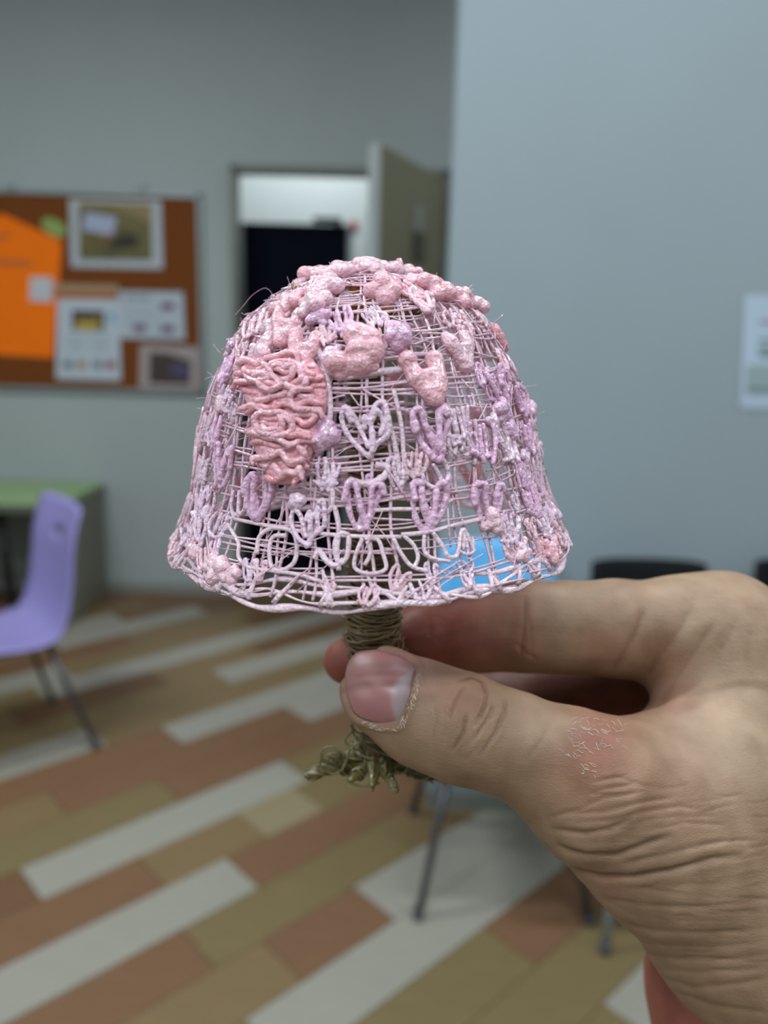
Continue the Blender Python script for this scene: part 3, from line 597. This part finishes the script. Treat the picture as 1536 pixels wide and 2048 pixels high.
for q in range(12):
    cx, cy, ra = rs.uniform(525, 625), rs.uniform(745, 935), rs.uniform(10, 24); a0 = rs.uniform(0, 6.28)
    pts = [sp(cx+math.cos(a0+t)*ra*1.3, cy+math.sin(a0+t)*ra, .0038+.0003*math.sin(t*3)) for t in np.linspace(0, rs.uniform(2.5, 5.2), 7)]
    C = catmull(pts, 3); V, Fq = sdf_mesh([(C[i], C[i+1], .0006, .0006, .0003) for i in range(len(C)-1)], .0003, .0008); fast_obj('squiggle', V, Fq, M_pk, patch)
# orange heart of the crown, brown branch tips
g = [(P(716, 580, .180), P(722, 612, .181), .0022, .0026, .001), (P(722, 600, .181), P(770, 618, .181), .0024, .0022, .001), (P(700, 612, .180), P(716, 606, .180), .0012, .0014, .001), (P(752, 570, .180), P(735, 600, .181), .0014, .0018, .001), (P(722, 612, .181), P(728, 628, .181), .0016, .001, .001)]
V, Fq = sdf_mesh(g, .0004, .001); fast_obj('orange_core', V, Fq, mat('orange_plastic', (236, 160, 40), .3, sss=.3, noise=.1, nscale=300, bump=.5, bscale=700), tree)

# trunk ------------------------------------------------------------
M_tr = mat('olive_brown_strand', (142, 116, 70), .33, .5, sss=.15, noise=.22, nscale=220, coat=.15)
M_core = mat('trunk_core', (130, 104, 64), .5, noise=.3, nscale=200)
def axp(z): return C0+AX*z
def trunk_r(z): return np.interp(z, [-.0625, -.056, -.048, -.035, -.022, -.012, 0, .02, .036, .05], [.007, .0052, .0046, .0054, .0067, .0058, .0054, .0048, .0046, .004])
pr_ = []; zz = np.linspace(-.058, .050, 22)
for i in range(21): pr_.append((axp(zz[i])+R.normal(0, .0002, 3), axp(zz[i+1]), trunk_r(zz[i])*.84, trunk_r(zz[i+1])*.84, .001))
V, Fq = sdf_mesh(pr_, .0006); trunk = fast_obj('trunk', V, Fq, M_core, tree)
def winding(z0, z1, turns, r, amp, jit, seed):
    q = np.random.RandomState(seed); n = int(turns*16); t = np.linspace(0, 1, n); a_ = t*turns*2*math.pi
    z = z0+(z1-z0)*t+amp*np.sin(a_*.5+q.rand()*6)+np.interp(t*60, np.arange(61), q.normal(0, jit, 61)); rad = trunk_r(z)+np.interp(t*turns*2, np.arange(int(turns*2)+1), q.uniform(-.0002, .0006, int(turns*2)+1))
    Pn = C0+AX*z[:, None]+(np.sin(a_)*rad)[:, None]*E1+(np.cos(a_)*rad)[:, None]*E2; g = MB(); g.tube(Pn, r, 5); return g
for k_, (z0, z1, tn, r_, am, jt) in enumerate([(-.056, .05, 70, .00034, .0003, .0006), (.05, -.056, 60, .0003, .0013, .0014), (-.03, -.006, 20, .00034, .0018, .0016), (-.02, .045, 30, .00026, .0018, .0015), (-.05, -.012, 13, .00026, .003, .002)]):
    o = winding(z0, z1, tn, r_, am, jt, k_+3).build('wound_strand', M_tr, trunk, True)
g = MB()   # loose loops standing off the trunk
for q in range(64):
    z = R.uniform(-.032, -.008) if q < 30 else R.uniform(-.008, .045); a0 = R.uniform(0, 6.28); L = R.uniform(1.2, 3.5); n = 9
    a_ = np.linspace(a0, a0+L, n); bulge = np.sin(np.linspace(0, math.pi, n))*R.uniform(.0006, .0028); rad = trunk_r(z)+.0002+bulge; zc = z+np.linspace(0, R.uniform(-.006, .006), n)
    g.tube(C0+AX*zc[:, None]+(np.sin(a_)*rad)[:, None]*E1+(np.cos(a_)*rad)[:, None]*E2, .00022, 5)
g.build('loose_loops', M_tr, trunk, True)
# branches reaching the canopy
for px, py in ((600, 585), (886, 572)):
    e = dome(*[np.array([v]) for v in hit(px, py)], .0012)[0]; s0 = axp(.043); mid_ = (s0+e)/2+AX*.002
    C = catmull([s0, mid_, e], 7); g = MB(); g.tube(C, np.linspace(.0026, .0015, len(C)), 8)
    for h_ in range(3):
        ph = h_*2.1; Q = C+np.c_[np.sin(np.arange(len(C))*1.3+ph), np.cos(np.arange(len(C))*1.3+ph), np.sin(np.arange(len(C))+ph)]*.0018; g.tube(catmull(Q, 3), .0003, 5)
    g.build('branch', M_tr, tree, True)
for a_ in (2.4, 3.6, 4.4):
    e = dome(np.array([a_]), np.array([.8*SMAX]))[0]; s0 = axp(.043); C = catmull([s0, (s0+e)/2+AX*.002, e], 7); g = MB(); g.tube(C, np.linspace(.0024, .001, len(C)), 8); g.build('branch', M_tr, tree, True)
# roots: ragged star foot
M_rt = mat('root_strand', (138, 124, 72), .3, .5, sss=.1, noise=.3, nscale=260, coat=.3)
root_tips = [(613, 1551, .205), (645, 1518, .204), (792, 1580, .199), (905, 1562, .207), (700, 1530, .222), (850, 1545, .226), (700, 1560, .203), (745, 1570, .2)]
ctr = P(752, 1490, .2085)
for i, (px, py, d) in enumerate(root_tips):
    tip = P(px, py, d); rs = np.random.RandomState(50+i); md_ = (ctr+tip)/2-AX*.0016
    C = catmull([ctr, (ctr*.6+tip*.4)+R.normal(0, .0004, 3)-AX*.001, md_, tip], 4)
    pr_ = [(C[j], C[j+1], .0021-.0013*j/len(C), .0021-.0013*(j+1)/len(C), .001) for j in range(len(C)-1)]
    V, Fq = sdf_mesh(pr_, .00045); ro = fast_obj('root', V, Fq, M_rt, tree)
    g = MB()
    for q in range(18):
        n = 10; t = np.linspace(rs.uniform(0, .2), rs.uniform(.8, 1.03), n); B0 = np.array([[np.interp(v*(len(C)-1), np.arange(len(C)), C[:, c_]) for c_ in range(3)] for v in t])
        ph = rs.rand()*6; sp_ = rs.uniform(1, 4); rad = (.003-.0018*t)*rs.uniform(.6, 1.5)
        g.tube(catmull(B0+(np.cos(ph+sp_*t*3)*rad)[:, None]*E2+(np.sin(ph+sp_*t*3)*rad)[:, None]*AX, 3), rs.uniform(.0002, .0004), 5)
    g.build('root_strands', M_rt, ro, True)
g = MB()
for pts in ([(700, 1490), (690, 1530), (668, 1548), (640, 1530), (650, 1505), (675, 1500), (690, 1512)], [(704, 1445), (712, 1475), (760, 1505), (820, 1520), (855, 1505)], [(705, 1462), (690, 1480), (702, 1492), (725, 1480)], [(690, 1560), (720, 1572), (760, 1566)], [(700, 1450), (715, 1465), (740, 1470), (770, 1490)], [(640, 1530), (645, 1500), (668, 1495), (680, 1515)]):
    g.tube(catmull([P(x, y, .202) for x, y in pts], 6), .0003, 6)
g.build('loose_root_loops', M_rt, tree, True)
# one long stray thread at the upper left
g = MB(); g.tube(catmull([P(543, 610, .185), P(545, 590, .185), P(530, 576, .185), P(505, 590, .185), P(488, 610, .185), P(470, 630, .185)], 6), .00004, 5); g.build('stray_thread', M_lat, tree, True)

# ------------------------------------------------------------------ the hand
def H(px, py, d): return P(px, py, d)
def rr(rpx, d): return rpx/FPX*d
pr = []
def limb(pts, k):
    for (a_, b_) in zip(pts[:-1], pts[1:]):
        pr.append((H(*a_[:3]), H(*b_[:3]), rr(a_[3], a_[2]), rr(b_[3], b_[2]), k))
#HANDBEGIN
limb([(770, 1384, .1885, 88), (850, 1428, .187, 99), (930, 1458, .185, 102), (1030, 1490, .184, 98), (1120, 1530, .184, 104), (1190, 1580, .185, 130)], .004)
limb([(1190, 1580, .185, 130), (1330, 1670, .192, 168), (1510, 1830, .199, 205), (1740, 2010, .205, 225)], .010)
limb([(693, 1322, .2185, 46), (760, 1300, .2185, 60), (860, 1276, .217, 66), (960, 1262, .215, 76), (1050, 1252, .213, 86), (1130, 1254, .213, 86), (1230, 1256, .213, 92), (1340, 1266, .215, 104), (1440, 1282, .219, 120)], .004)
limb([(1440, 1282, .219, 120), (1540, 1450, .221, 150), (1640, 1700, .22, 200), (1720, 2000, .215, 235)], .012)
limb([(1350, 1600, .194, 110), (1430, 1480, .203, 95), (1470, 1380, .211, 95)], .012)
limb([(1300, 1540, .192, 80), (1400, 1560, .197, 110), (1560, 1640, .203, 150)], .012)
limb([(1500, 1330, .245, 120), (1250, 1350, .243, 76), (1085, 1376, .241, 70), (985, 1402, .233, 62), (1060, 1500, .229, 56)], .003)
limb([(1560, 1400, .267, 120), (1240, 1430, .262, 80), (1130, 1450, .256, 74), (1075, 1530, .25, 62), (1096, 1598, .243, 57), (1150, 1640, .237, 52)], .003)
limb([(1600, 1480, .285, 120), (1290, 1500, .278, 90), (1210, 1600, .265, 70), (1260, 1690, .255, 55)], .004)
limb([(1560, 1400, .255, 150), (1640, 1700, .25, 210), (1720, 2000, .24, 235)], .014)
limb([(1560, 1750, .238, 190), (1530, 1990, .236, 222), (1600, 2250, .23, 270)], .005)
limb([(1740, 2010, .208, 235), (1850, 2350, .208, 290), (1980, 2700, .208, 330)], .014)
#HANDEND
lo = None
V, Fq = sdf_mesh(pr, .0009, .002, lo=np.array([-.03, .05, 1.19]), hi=np.array([.15, .285, 1.47])); print('HAND', len(V))
# drop far away cells: everything is inside a few hundred px of the frame
hand = fast_obj('hand', V, Fq, None)
sb = hand.modifiers.new('sub', 'SUBSURF'); sb.levels = 1; sb.render_levels = 1
dg = bpy.context.evaluated_depsgraph_get(); me2 = bpy.data.meshes.new_from_object(hand.evaluated_get(dg)); hand.modifiers.clear(); old = hand.data; hand.data = me2; bpy.data.meshes.remove(old); me2.name = 'hand'
me = hand.data; nv_ = len(me.vertices); co = np.empty(nv_*3, np.float32); me.vertices.foreach_get('co', co); co = co.reshape(-1, 3).astype(float)
no = np.empty(nv_*3, np.float32); me.vertices.foreach_get('normal', no); no = no.reshape(-1, 3).astype(float)
ux, uy, uz = project(co); vd = co-CAM; vd /= np.linalg.norm(vd, axis=1)[:, None]; facing = -(no*vd).sum(1)
def pdist(poly, sel):
    x = ux[sel]; y = uy[sel]; best = np.full(x.shape, 1e9); tt = np.zeros(x.shape); L = len(poly)-1
    for i in range(L):
        a_ = np.array(poly[i], float); b_ = np.array(poly[i+1], float); ba = b_-a_; h = np.clip(((x-a_[0])*ba[0]+(y-a_[1])*ba[1])/(ba@ba), 0, 1)
        d = np.hypot(x-a_[0]-h*ba[0], y-a_[1]-h*ba[1]); m_ = d < best; best[m_] = d[m_]; tt[m_] = (i+h[m_])/L
    return best, tt
disp = np.zeros(nv_); groove = np.zeros(nv_)
#CREASEBEGIN
TH = (0, .191); IX = (.195, .235)
CR = [([(917, 1362), (943, 1353), (963, 1362), (973, 1388), (968, 1414), (952, 1450)], 3.2, .30, TH), ([(926, 1373), (908, 1402), (897, 1440)], 3.0, .22, TH), ([(945, 1482), (979, 1433), (986, 1409)], 3, .22, TH),
      ([(959, 1511), (990, 1467), (1008, 1425), (1011, 1396)], 3.5, .25, TH), ([(905, 1502), (926, 1467), (932, 1426)], 3.2, .28, TH), ([(865, 1484), (873, 1443), (870, 1410)], 3, .1, TH), ([(930, 1520), (970, 1480)], 3, .1, TH), ([(1050, 1520), (1085, 1480), (1100, 1440)], 5, .08, TH),
      ([(1050, 1190), (1049, 1250), (1042, 1318)], 5, .45, IX), ([(1030, 1285), (1045, 1300), (1075, 1320)], 4, .25, IX), ([(1060, 1240), (1065, 1310)], 4, .2, IX), ([(857, 1235), (860, 1275)], 5, .2, IX), ([(1290, 1212), (1276, 1257), (1247, 1309), (1226, 1345)], 10, 0.68, IX),
      ([(1387, 1207), (1352, 1268), (1317, 1315), (1290, 1360)], 14, 0.6, (0, .23)), ([(1427, 1245), (1393, 1297), (1345, 1367), (1311, 1420)], 10, 0.38, (0, .23)), ([(1468, 1251), (1439, 1303)], 14, 0.38, (0, .23)), ([(1500, 1260), (1490, 1330)], 14, 0.22, (0, .23)),
      ([(1105, 1658), (1170, 1666), (1217, 1658), (1268, 1634)], 5, .6, (0, .3)), ([(1116, 1688), (1135, 1700), (1170, 1709), (1233, 1709), (1287, 1689), (1338, 1673)], 5.5, .8, (0, .3)),
      ([(1143, 1733), (1160, 1742), (1202, 1752), (1268, 1753), (1346, 1740), (1424, 1716), (1483, 1709)], 6, .9, (0, .3)), ([(1095, 1636), (1155, 1619), (1209, 1595), (1268, 1587)], 4, .25, (0, .3)), ([(1130, 1627), (1209, 1623), (1288, 1603), (1346, 1595)], 4, .28, (0, .3)),
      ([(1186, 1564), (1233, 1554), (1288, 1568)], 3.5, .2, (0, .3)), ([(1200, 1580), (1260, 1570), (1330, 1575)], 3.5, .16, (0, .3)), ([(1150, 1645), (1220, 1640), (1290, 1622), (1360, 1612), (1400, 1618)], 4, .25, (0, .3)), ([(1250, 1725), (1330, 1708), (1400, 1690), (1450, 1680)], 4.5, .3, (0, .3)),
      ([(1300, 1660), (1370, 1645), (1450, 1650)], 4, .2, (0, .3)), ([(1209, 1795), (1288, 1810), (1405, 1814), (1536, 1798)], 5, .4, (0, .3)), ([(1233, 1841), (1307, 1861), (1424, 1865), (1536, 1857)], 5, .4, (0, .3)), ([(1350, 1775), (1440, 1765), (1536, 1750)], 4.5, .25, (0, .3)),
      ([(1272, 1904), (1346, 1916), (1444, 1920), (1536, 1908)], 5, .42, (0, .3)), ([(1327, 1955), (1385, 1974), (1483, 1966), (1536, 1955)], 6, .55, (0, .3)), ([(1350, 1982), (1424, 2009), (1536, 2025)], 6, .5, (0, .3)), ([(1250, 1880), (1330, 1890), (1420, 1894), (1536, 1882)], 4.5, .25, (0, .3)),
      ([(1300, 1935), (1400, 1945), (1536, 1932)], 4.5, .25, (0, .3)), ([(1240, 1770), (1300, 1778), (1380, 1790)], 4, .2, (0, .3))]
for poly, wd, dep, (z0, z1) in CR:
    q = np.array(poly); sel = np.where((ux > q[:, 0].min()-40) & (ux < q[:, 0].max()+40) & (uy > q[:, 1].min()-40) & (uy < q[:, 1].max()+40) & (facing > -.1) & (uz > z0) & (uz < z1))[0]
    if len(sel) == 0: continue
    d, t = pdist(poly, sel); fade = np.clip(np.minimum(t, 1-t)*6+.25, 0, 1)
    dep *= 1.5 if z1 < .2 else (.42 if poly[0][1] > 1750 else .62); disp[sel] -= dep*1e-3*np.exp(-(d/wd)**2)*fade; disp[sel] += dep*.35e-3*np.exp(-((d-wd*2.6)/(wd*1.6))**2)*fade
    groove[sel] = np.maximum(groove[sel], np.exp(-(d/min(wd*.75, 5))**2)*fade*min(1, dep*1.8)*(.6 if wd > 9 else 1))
# small random wrinkles across the thumb base
rw = np.random.RandomState(3)
for i in range(70):
    x0 = rw.uniform(1150, 1536); y0 = rw.uniform(1560, 2040)
    if y0 > 1560+(x0-1100)*1.3: continue
    L = rw.uniform(40, 140); sl = rw.uniform(-.28, -.02) if y0 < 1780 else rw.uniform(-.05, .12); poly = [(x0, y0), (x0+L/2, y0+sl*L/2+rw.uniform(-5, 5)), (x0+L, y0+sl*L)]
    sel = np.where((ux > x0-12) & (ux < x0+L+12) & (uy > y0-50) & (uy < y0+50) & (facing > .1) & (uz < .24))[0]
    if len(sel) == 0: continue
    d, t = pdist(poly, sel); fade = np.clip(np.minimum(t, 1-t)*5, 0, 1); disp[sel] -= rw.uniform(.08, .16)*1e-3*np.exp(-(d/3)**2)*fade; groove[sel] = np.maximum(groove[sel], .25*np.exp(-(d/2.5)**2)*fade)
NAIL = [(753, 1299), (791, 1309), (815, 1321), (832, 1336), (828, 1352), (821, 1390), (812, 1420), (797, 1448), (770, 1449), (740, 1443), (711, 1430), (698, 1403), (691, 1371), (691, 1346), (699, 1322), (717, 1304)]
nc = catmull(NAIL+[NAIL[0]], 4)[:-1]
sel = np.where((ux > 640) & (ux < 900) & (uy > 1250) & (uy < 1500) & (uz < .192) & (facing > -.2))[0]
d, t = pdist([tuple(p) for p in nc]+[tuple(nc[0])], sel)
cen = np.array([762, 1376]); ang = np.arctan2(uy[sel]-cen[1], ux[sel]-cen[0]); na = np.arctan2(nc[:, 1]-cen[1], nc[:, 0]-cen[0]); nr = np.hypot(nc[:, 0]-cen[0], nc[:, 1]-cen[1]); od = np.argsort(na)
rad = np.interp(ang, na[od], nr[od], period=2*math.pi); inside = np.hypot(ux[sel]-cen[0], uy[sel]-cen[1]) < rad
sgn = np.where(inside, -d, d)
disp[sel] += .00045*np.exp(-((sgn-9)/6)**2)-.0013*(1/(1+np.exp((sgn-1)/1.6)))
#CREASEEND
co += no*disp[:, None]
me.vertices.foreach_set('co', co.astype(np.float32).ravel()); me.update()
# skin colour: browner creases, shade painted into the finger opening
def blob(x, y, r, z=(0, 1)): return np.exp(-((ux-x)**2+(uy-y)**2)/(r*r))*((uz > z[0]) & (uz < z[1]))
base = np.tile(np.array(lin((194, 158, 128))), (nv_, 1)); red = np.array(lin((194, 98, 86))); tan_ = np.array(lin((180, 122, 92))); brn = np.array(lin((110, 62, 38))); pale = np.array(lin((222, 192, 160))); pink = np.array(lin((216, 158, 142)))
def mixc(c, wgt): 
    global base
    wgt = np.clip(wgt, 0, 1)[:, None]; base = base*(1-wgt)+c*wgt
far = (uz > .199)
mixc(red, far*np.clip((1120-ux)/260, 0, .85)*(uy < 1420)); mixc(red, far*.75*(uy > 1345)*(ux < 1300)*(uz > .219)); mixc(np.array(lin((190, 104, 88))), np.maximum((uz > .224)*.9*(uy > 1500), .9*np.clip((uz-.210)/.003, 0, 1)*(uy > 1880)*(ux < 1470))); mixc(np.array(lin((120, 62, 50))), .8*(uz > .221)*(uy > 1335)*(uy < 1480)*(ux < 1330))  # last mix is painted shade on the curled fingers in the opening
mixc(pink, .6*blob(770, 1300, 60, (0, .19))+.5*blob(690, 1400, 60, (0, .19))+.5*blob(850, 1330, 70, (0, .19))); mixc(tan_, .55*blob(930, 1400, 60, TH)+.75*blob(1185, 1525, 85, (0, .2))+.4*blob(1130, 1500, 60, (0, .2))+.3*blob(1330, 1540, 90, (0, .2)))
mixc(red, .45*blob(1200, 1470, 60, (0, .2))); mixc(tan_, .5*blob(1320, 1310, 70)+.5*blob(1200, 1290, 60)); mixc(pale, .5*blob(1480, 1480, 130)+.4*blob(1400, 1250, 60)+.4*blob(1100, 1470, 50)); mixc(pink, .5*blob(1350, 1390, 45)); mixc(pink, .4*blob(1210, 1780, 50))
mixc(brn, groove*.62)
mixc(np.array(lin((215, 170, 160))), .35*np.exp(-((ux-742)**2/55**2+(uy-1370)**2/70**2))*(uz < .192))
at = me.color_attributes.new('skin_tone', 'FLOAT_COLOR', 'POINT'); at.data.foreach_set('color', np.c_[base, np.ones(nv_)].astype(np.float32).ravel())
ms = bpy.data.materials.new('skin'); ms.use_nodes = True; nt = ms.node_tree; bs = nt.nodes['Principled BSDF']
ca = nt.nodes.new('ShaderNodeAttribute'); ca.attribute_name = 'skin_tone'; tc = nt.nodes.new('ShaderNodeTexCoord')
n1 = nt.nodes.new('ShaderNodeTexNoise'); n1.inputs['Scale'].default_value = 130; n1.inputs['Detail'].default_value = 6; nt.links.new(tc.outputs['Object'], n1.inputs[0])
hs = nt.nodes.new('ShaderNodeMix'); hs.data_type = 'RGBA'; hs.blend_type = 'MULTIPLY'; hs.inputs[0].default_value = 1
rp = nt.nodes.new('ShaderNodeValToRGB'); rp.color_ramp.elements[0].color = (.80, .74, .70, 1); rp.color_ramp.elements[1].color = (1.12, 1.1, 1.08, 1); rp.color_ramp.elements[0].position = .3; rp.color_ramp.elements[1].position = .7
nt.links.new(n1.outputs[0], rp.inputs[0]); nt.links.new(ca.outputs['Color'], hs.inputs[6]); nt.links.new(rp.outputs[0], hs.inputs[7]); nt.links.new(hs.outputs[2], bs.inputs['Base Color'])
bs.inputs['Roughness'].default_value = .52; bs.inputs['Specular IOR Level'].default_value = .35
bs.inputs['Subsurface Weight'].default_value = .22; bs.inputs['Subsurface Radius'].default_value = (1, .35, .2); bs.inputs['Subsurface Scale'].default_value = .0025
vo = nt.nodes.new('ShaderNodeTexVoronoi'); vo.feature = 'DISTANCE_TO_EDGE'; vo.inputs['Scale'].default_value = 1300; n2 = nt.nodes.new('ShaderNodeTexNoise'); n2.inputs['Scale'].default_value = 700; n2.inputs['Detail'].default_value = 5
mpp = nt.nodes.new('ShaderNodeMapping'); mpp.inputs['Scale'].default_value = (.6, 1, 1.5); nt.links.new(tc.outputs['Object'], mpp.inputs[0]); nt.links.new(mpp.outputs[0], vo.inputs['Vector']); nt.links.new(mpp.outputs[0], n2.inputs[0])
ad = nt.nodes.new('ShaderNodeMath'); ad.operation = 'ADD'; nt.links.new(vo.outputs['Distance'], ad.inputs[0]); nt.links.new(n2.outputs[0], ad.inputs[1])
bp = nt.nodes.new('ShaderNodeBump'); bp.inputs['Strength'].default_value = .28; bp.inputs['Distance'].default_value = .0003; nt.links.new(ad.outputs[0], bp.inputs['Height']); nt.links.new(bp.outputs[0], bs.inputs['Normal'])
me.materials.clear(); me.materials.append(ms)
tag(hand, 'hand at the right edge pinching the tree trunk between thumb and index finger', 'hand')
hand['_o'] = (0., 0., 0.)
# the forearm carries on outside the picture
fa = [(H(*a_[:3]), H(*b_[:3]), rr(a_[3], a_[2]), rr(b_[3], b_[2]), .01) for a_, b_ in (((1720, 2060, .216, 236), (1980, 2650, .214, 262)), ((1980, 2650, .214, 262), (2350, 3700, .222, 330)))]
V, Fq = sdf_mesh(fa, .0025, .004); fo = fast_obj('forearm', V, Fq, ms, hand); at = fo.data.color_attributes.new('skin_tone', 'FLOAT_COLOR', 'POINT'); at.data.foreach_set('color', np.tile(np.array([*lin((194, 158, 128)), 1], np.float32), len(V)))
polys = np.empty(len(me.loops), np.int32); me.loops.foreach_get('vertex_index', polys)
bvh = BVHTree.FromPolygons([Vector(v) for v in co], polys.reshape(-1, 4).tolist())
def onhand(px, py, off=0):
    d = Vector(ray(px, py)); d.normalize(); loc, nn, i, t = bvh.ray_cast(Vector(CAM), d)
    if loc is None: return None
    if nn.dot(d) > 0: nn = -nn
    return np.array(loc)+np.array(nn)*off
# thumb nail
rings = 16; nA = len(nc); V = []; colr = []; NB = np.array(lin((222, 152, 150))); NL = np.array(lin((226, 194, 198))); NE = np.array(lin((216, 176, 158))); NP = np.array(lin((228, 170, 158)))
LUN = [(822, 1341), (798, 1357), (784, 1376), (781, 1397), (785, 1422), (795, 1448)]
for i in range(rings+1):
    f_ = (i+.0)/rings; f_ = max(f_, .02)
    for j in range(nA):
        x, y = cen+(nc[j]-cen)*f_*1.005; p = onhand(x, y, 0)
        if p is None: p = P(x, y, .176)
        V.append(p)
V = np.array(V)
pxn, pyn, dz = project(V); X_ = (pxn-762)/70; Y_ = (pyn-1376)/75; Mq = np.c_[np.ones(len(V)), X_, Y_, X_*X_, X_*Y_, Y_*Y_]
okn = np.repeat(np.arange(rings+1), nA) < rings-3; cf = np.linalg.lstsq(Mq[okn], dz[okn], rcond=None)[0]; V = np.array([P(x, y, d) for x, y, d in zip(pxn, pyn, Mq@cf)])   # one smooth curved plate
vx = V-CAM; vx /= np.linalg.norm(vx, axis=1)[:, None]; fi = np.repeat(np.linspace(0, 1, rings+1), nA); V = V-vx*(.0007*(1-fi**6)+.0010)[:, None]
Fc = [(i*nA+j, i*nA+(j+1) % nA, (i+1)*nA+(j+1) % nA, (i+1)*nA+j) for i in range(rings) for j in range(nA)]
V = np.vstack([V, V[:nA].mean(0)]); fi = np.r_[fi, 0]; Fc += [(len(V)-1, (j+1) % nA, j) for j in range(nA)]
nail = mesh_obj('thumb_nail', V, Fc, None, hand, True); nail['label'] = 'pink thumb nail with a pale half moon'
pxn, pyn, _ = project(V); lx = np.interp(pyn, [1341, 1357, 1376, 1397, 1422, 1448], [822, 798, 784, 781, 785, 795]); wl = 1/(1+np.exp(-(pxn-lx)/1.8))
wt = np.clip((fi-.93)/.05, 0, 1)*(pxn < 720); wp = np.exp(-((pxn-735)**2/40**2+(pyn-1335)**2/35**2))
cl = NB*(1-wp[:, None]*.7)+NP*wp[:, None]*.7; cl = cl*(1-wl[:, None])+NL*wl[:, None]; cl = cl*(1-wt[:, None])+NE*wt[:, None]
at = nail.data.color_attributes.new('nail_tone', 'FLOAT_COLOR', 'POINT'); at.data.foreach_set('color', np.c_[cl, np.ones(len(cl))].astype(np.float32).ravel())
mn = bpy.data.materials.new('nail'); mn.use_nodes = True; nt = mn.node_tree; bs = nt.nodes['Principled BSDF']; ca = nt.nodes.new('ShaderNodeAttribute'); ca.attribute_name = 'nail_tone'; nt.links.new(ca.outputs['Color'], bs.inputs['Base Color'])
bs.inputs['Roughness'].default_value = .36; bs.inputs['Specular IOR Level'].default_value = .4; bs.inputs['Subsurface Weight'].default_value = .2; bs.inputs['Subsurface Scale'].default_value = .002
tcn = nt.nodes.new('ShaderNodeTexCoord'); mpn = nt.nodes.new('ShaderNodeMapping'); mpn.inputs['Scale'].default_value = (200, 200, 2200); mpn.inputs['Rotation'].default_value = (0, .45, 0); nn_ = nt.nodes.new('ShaderNodeTexNoise'); nn_.inputs['Scale'].default_value = 1; nt.links.new(tcn.outputs['Object'], mpn.inputs[0]); nt.links.new(mpn.outputs[0], nn_.inputs[0])
bpn = nt.nodes.new('ShaderNodeBump'); bpn.inputs['Strength'].default_value = .06; bpn.inputs['Distance'].default_value = .0002; nt.links.new(nn_.outputs[0], bpn.inputs['Height']); nt.links.new(bpn.outputs[0], bs.inputs['Normal'])
nail.data.materials.append(mn); md = nail.modifiers.new('solid', 'SOLIDIFY'); md.thickness = .0004; md.offset = -1
# dry skin flakes and cuticle
g = MB(); rs = np.random.RandomState(21)
def flake(x, y, a_, L, r_):
    pts = [onhand(x+math.cos(a_)*L*t+rs.uniform(-1.5, 1.5), y+math.sin(a_)*L*t+rs.uniform(-1.5, 1.5), .00008) for t in (0, .5, 1)]
    if any(p is None for p in pts) or max(project(p)[2] for p in pts) > .19: return
    g.tube(catmull(pts, 2), r_, 4)
for i in range(80):
    c_ = [(1160, 1455, 22, 16), (1195, 1455, 28, 14), (1150, 1490, 16, 26), (1185, 1490, 28, 12), (1165, 1532, 16, 10), (1225, 1465, 18, 20)][rs.randint(6)]
    flake(rs.normal(c_[0], c_[2]*.7), rs.normal(c_[1], c_[3]*.7), rs.uniform(-.3, 1.2), rs.uniform(5, 16), rs.uniform(.00003, .00007))
for i in range(46):
    t = rs.rand(); x = np.interp(t, [0, .3, .6, 1], [838, 832, 822, 800]); y = np.interp(t, [0, .3, .6, 1], [1340, 1365, 1400, 1448]); flake(x+rs.normal(2, 3), y, rs.uniform(.8, 2.2), rs.uniform(4, 12), rs.uniform(.00003, .00008))
for i in range(26):
    t = rs.rand(); x = np.interp(t, [0, .5, 1], [712, 745, 800]); y = np.interp(t, [0, .5, 1], [1436, 1455, 1458]); flake(x, y+rs.normal(1, 2.5), rs.uniform(-.2, .5), rs.uniform(4, 10), rs.uniform(.00003, .00007))
if g.n:
    o = g.build('dry_skin', mat('dry_skin_flake', (226, 208, 190), .7, .2, noise=.05, alb=.8), hand); o['label'] = 'whitish dry skin flakes'; o['kind'] = 'stuff'
for o in bpy.data.objects:
    if '_o' in o: del o['_o']
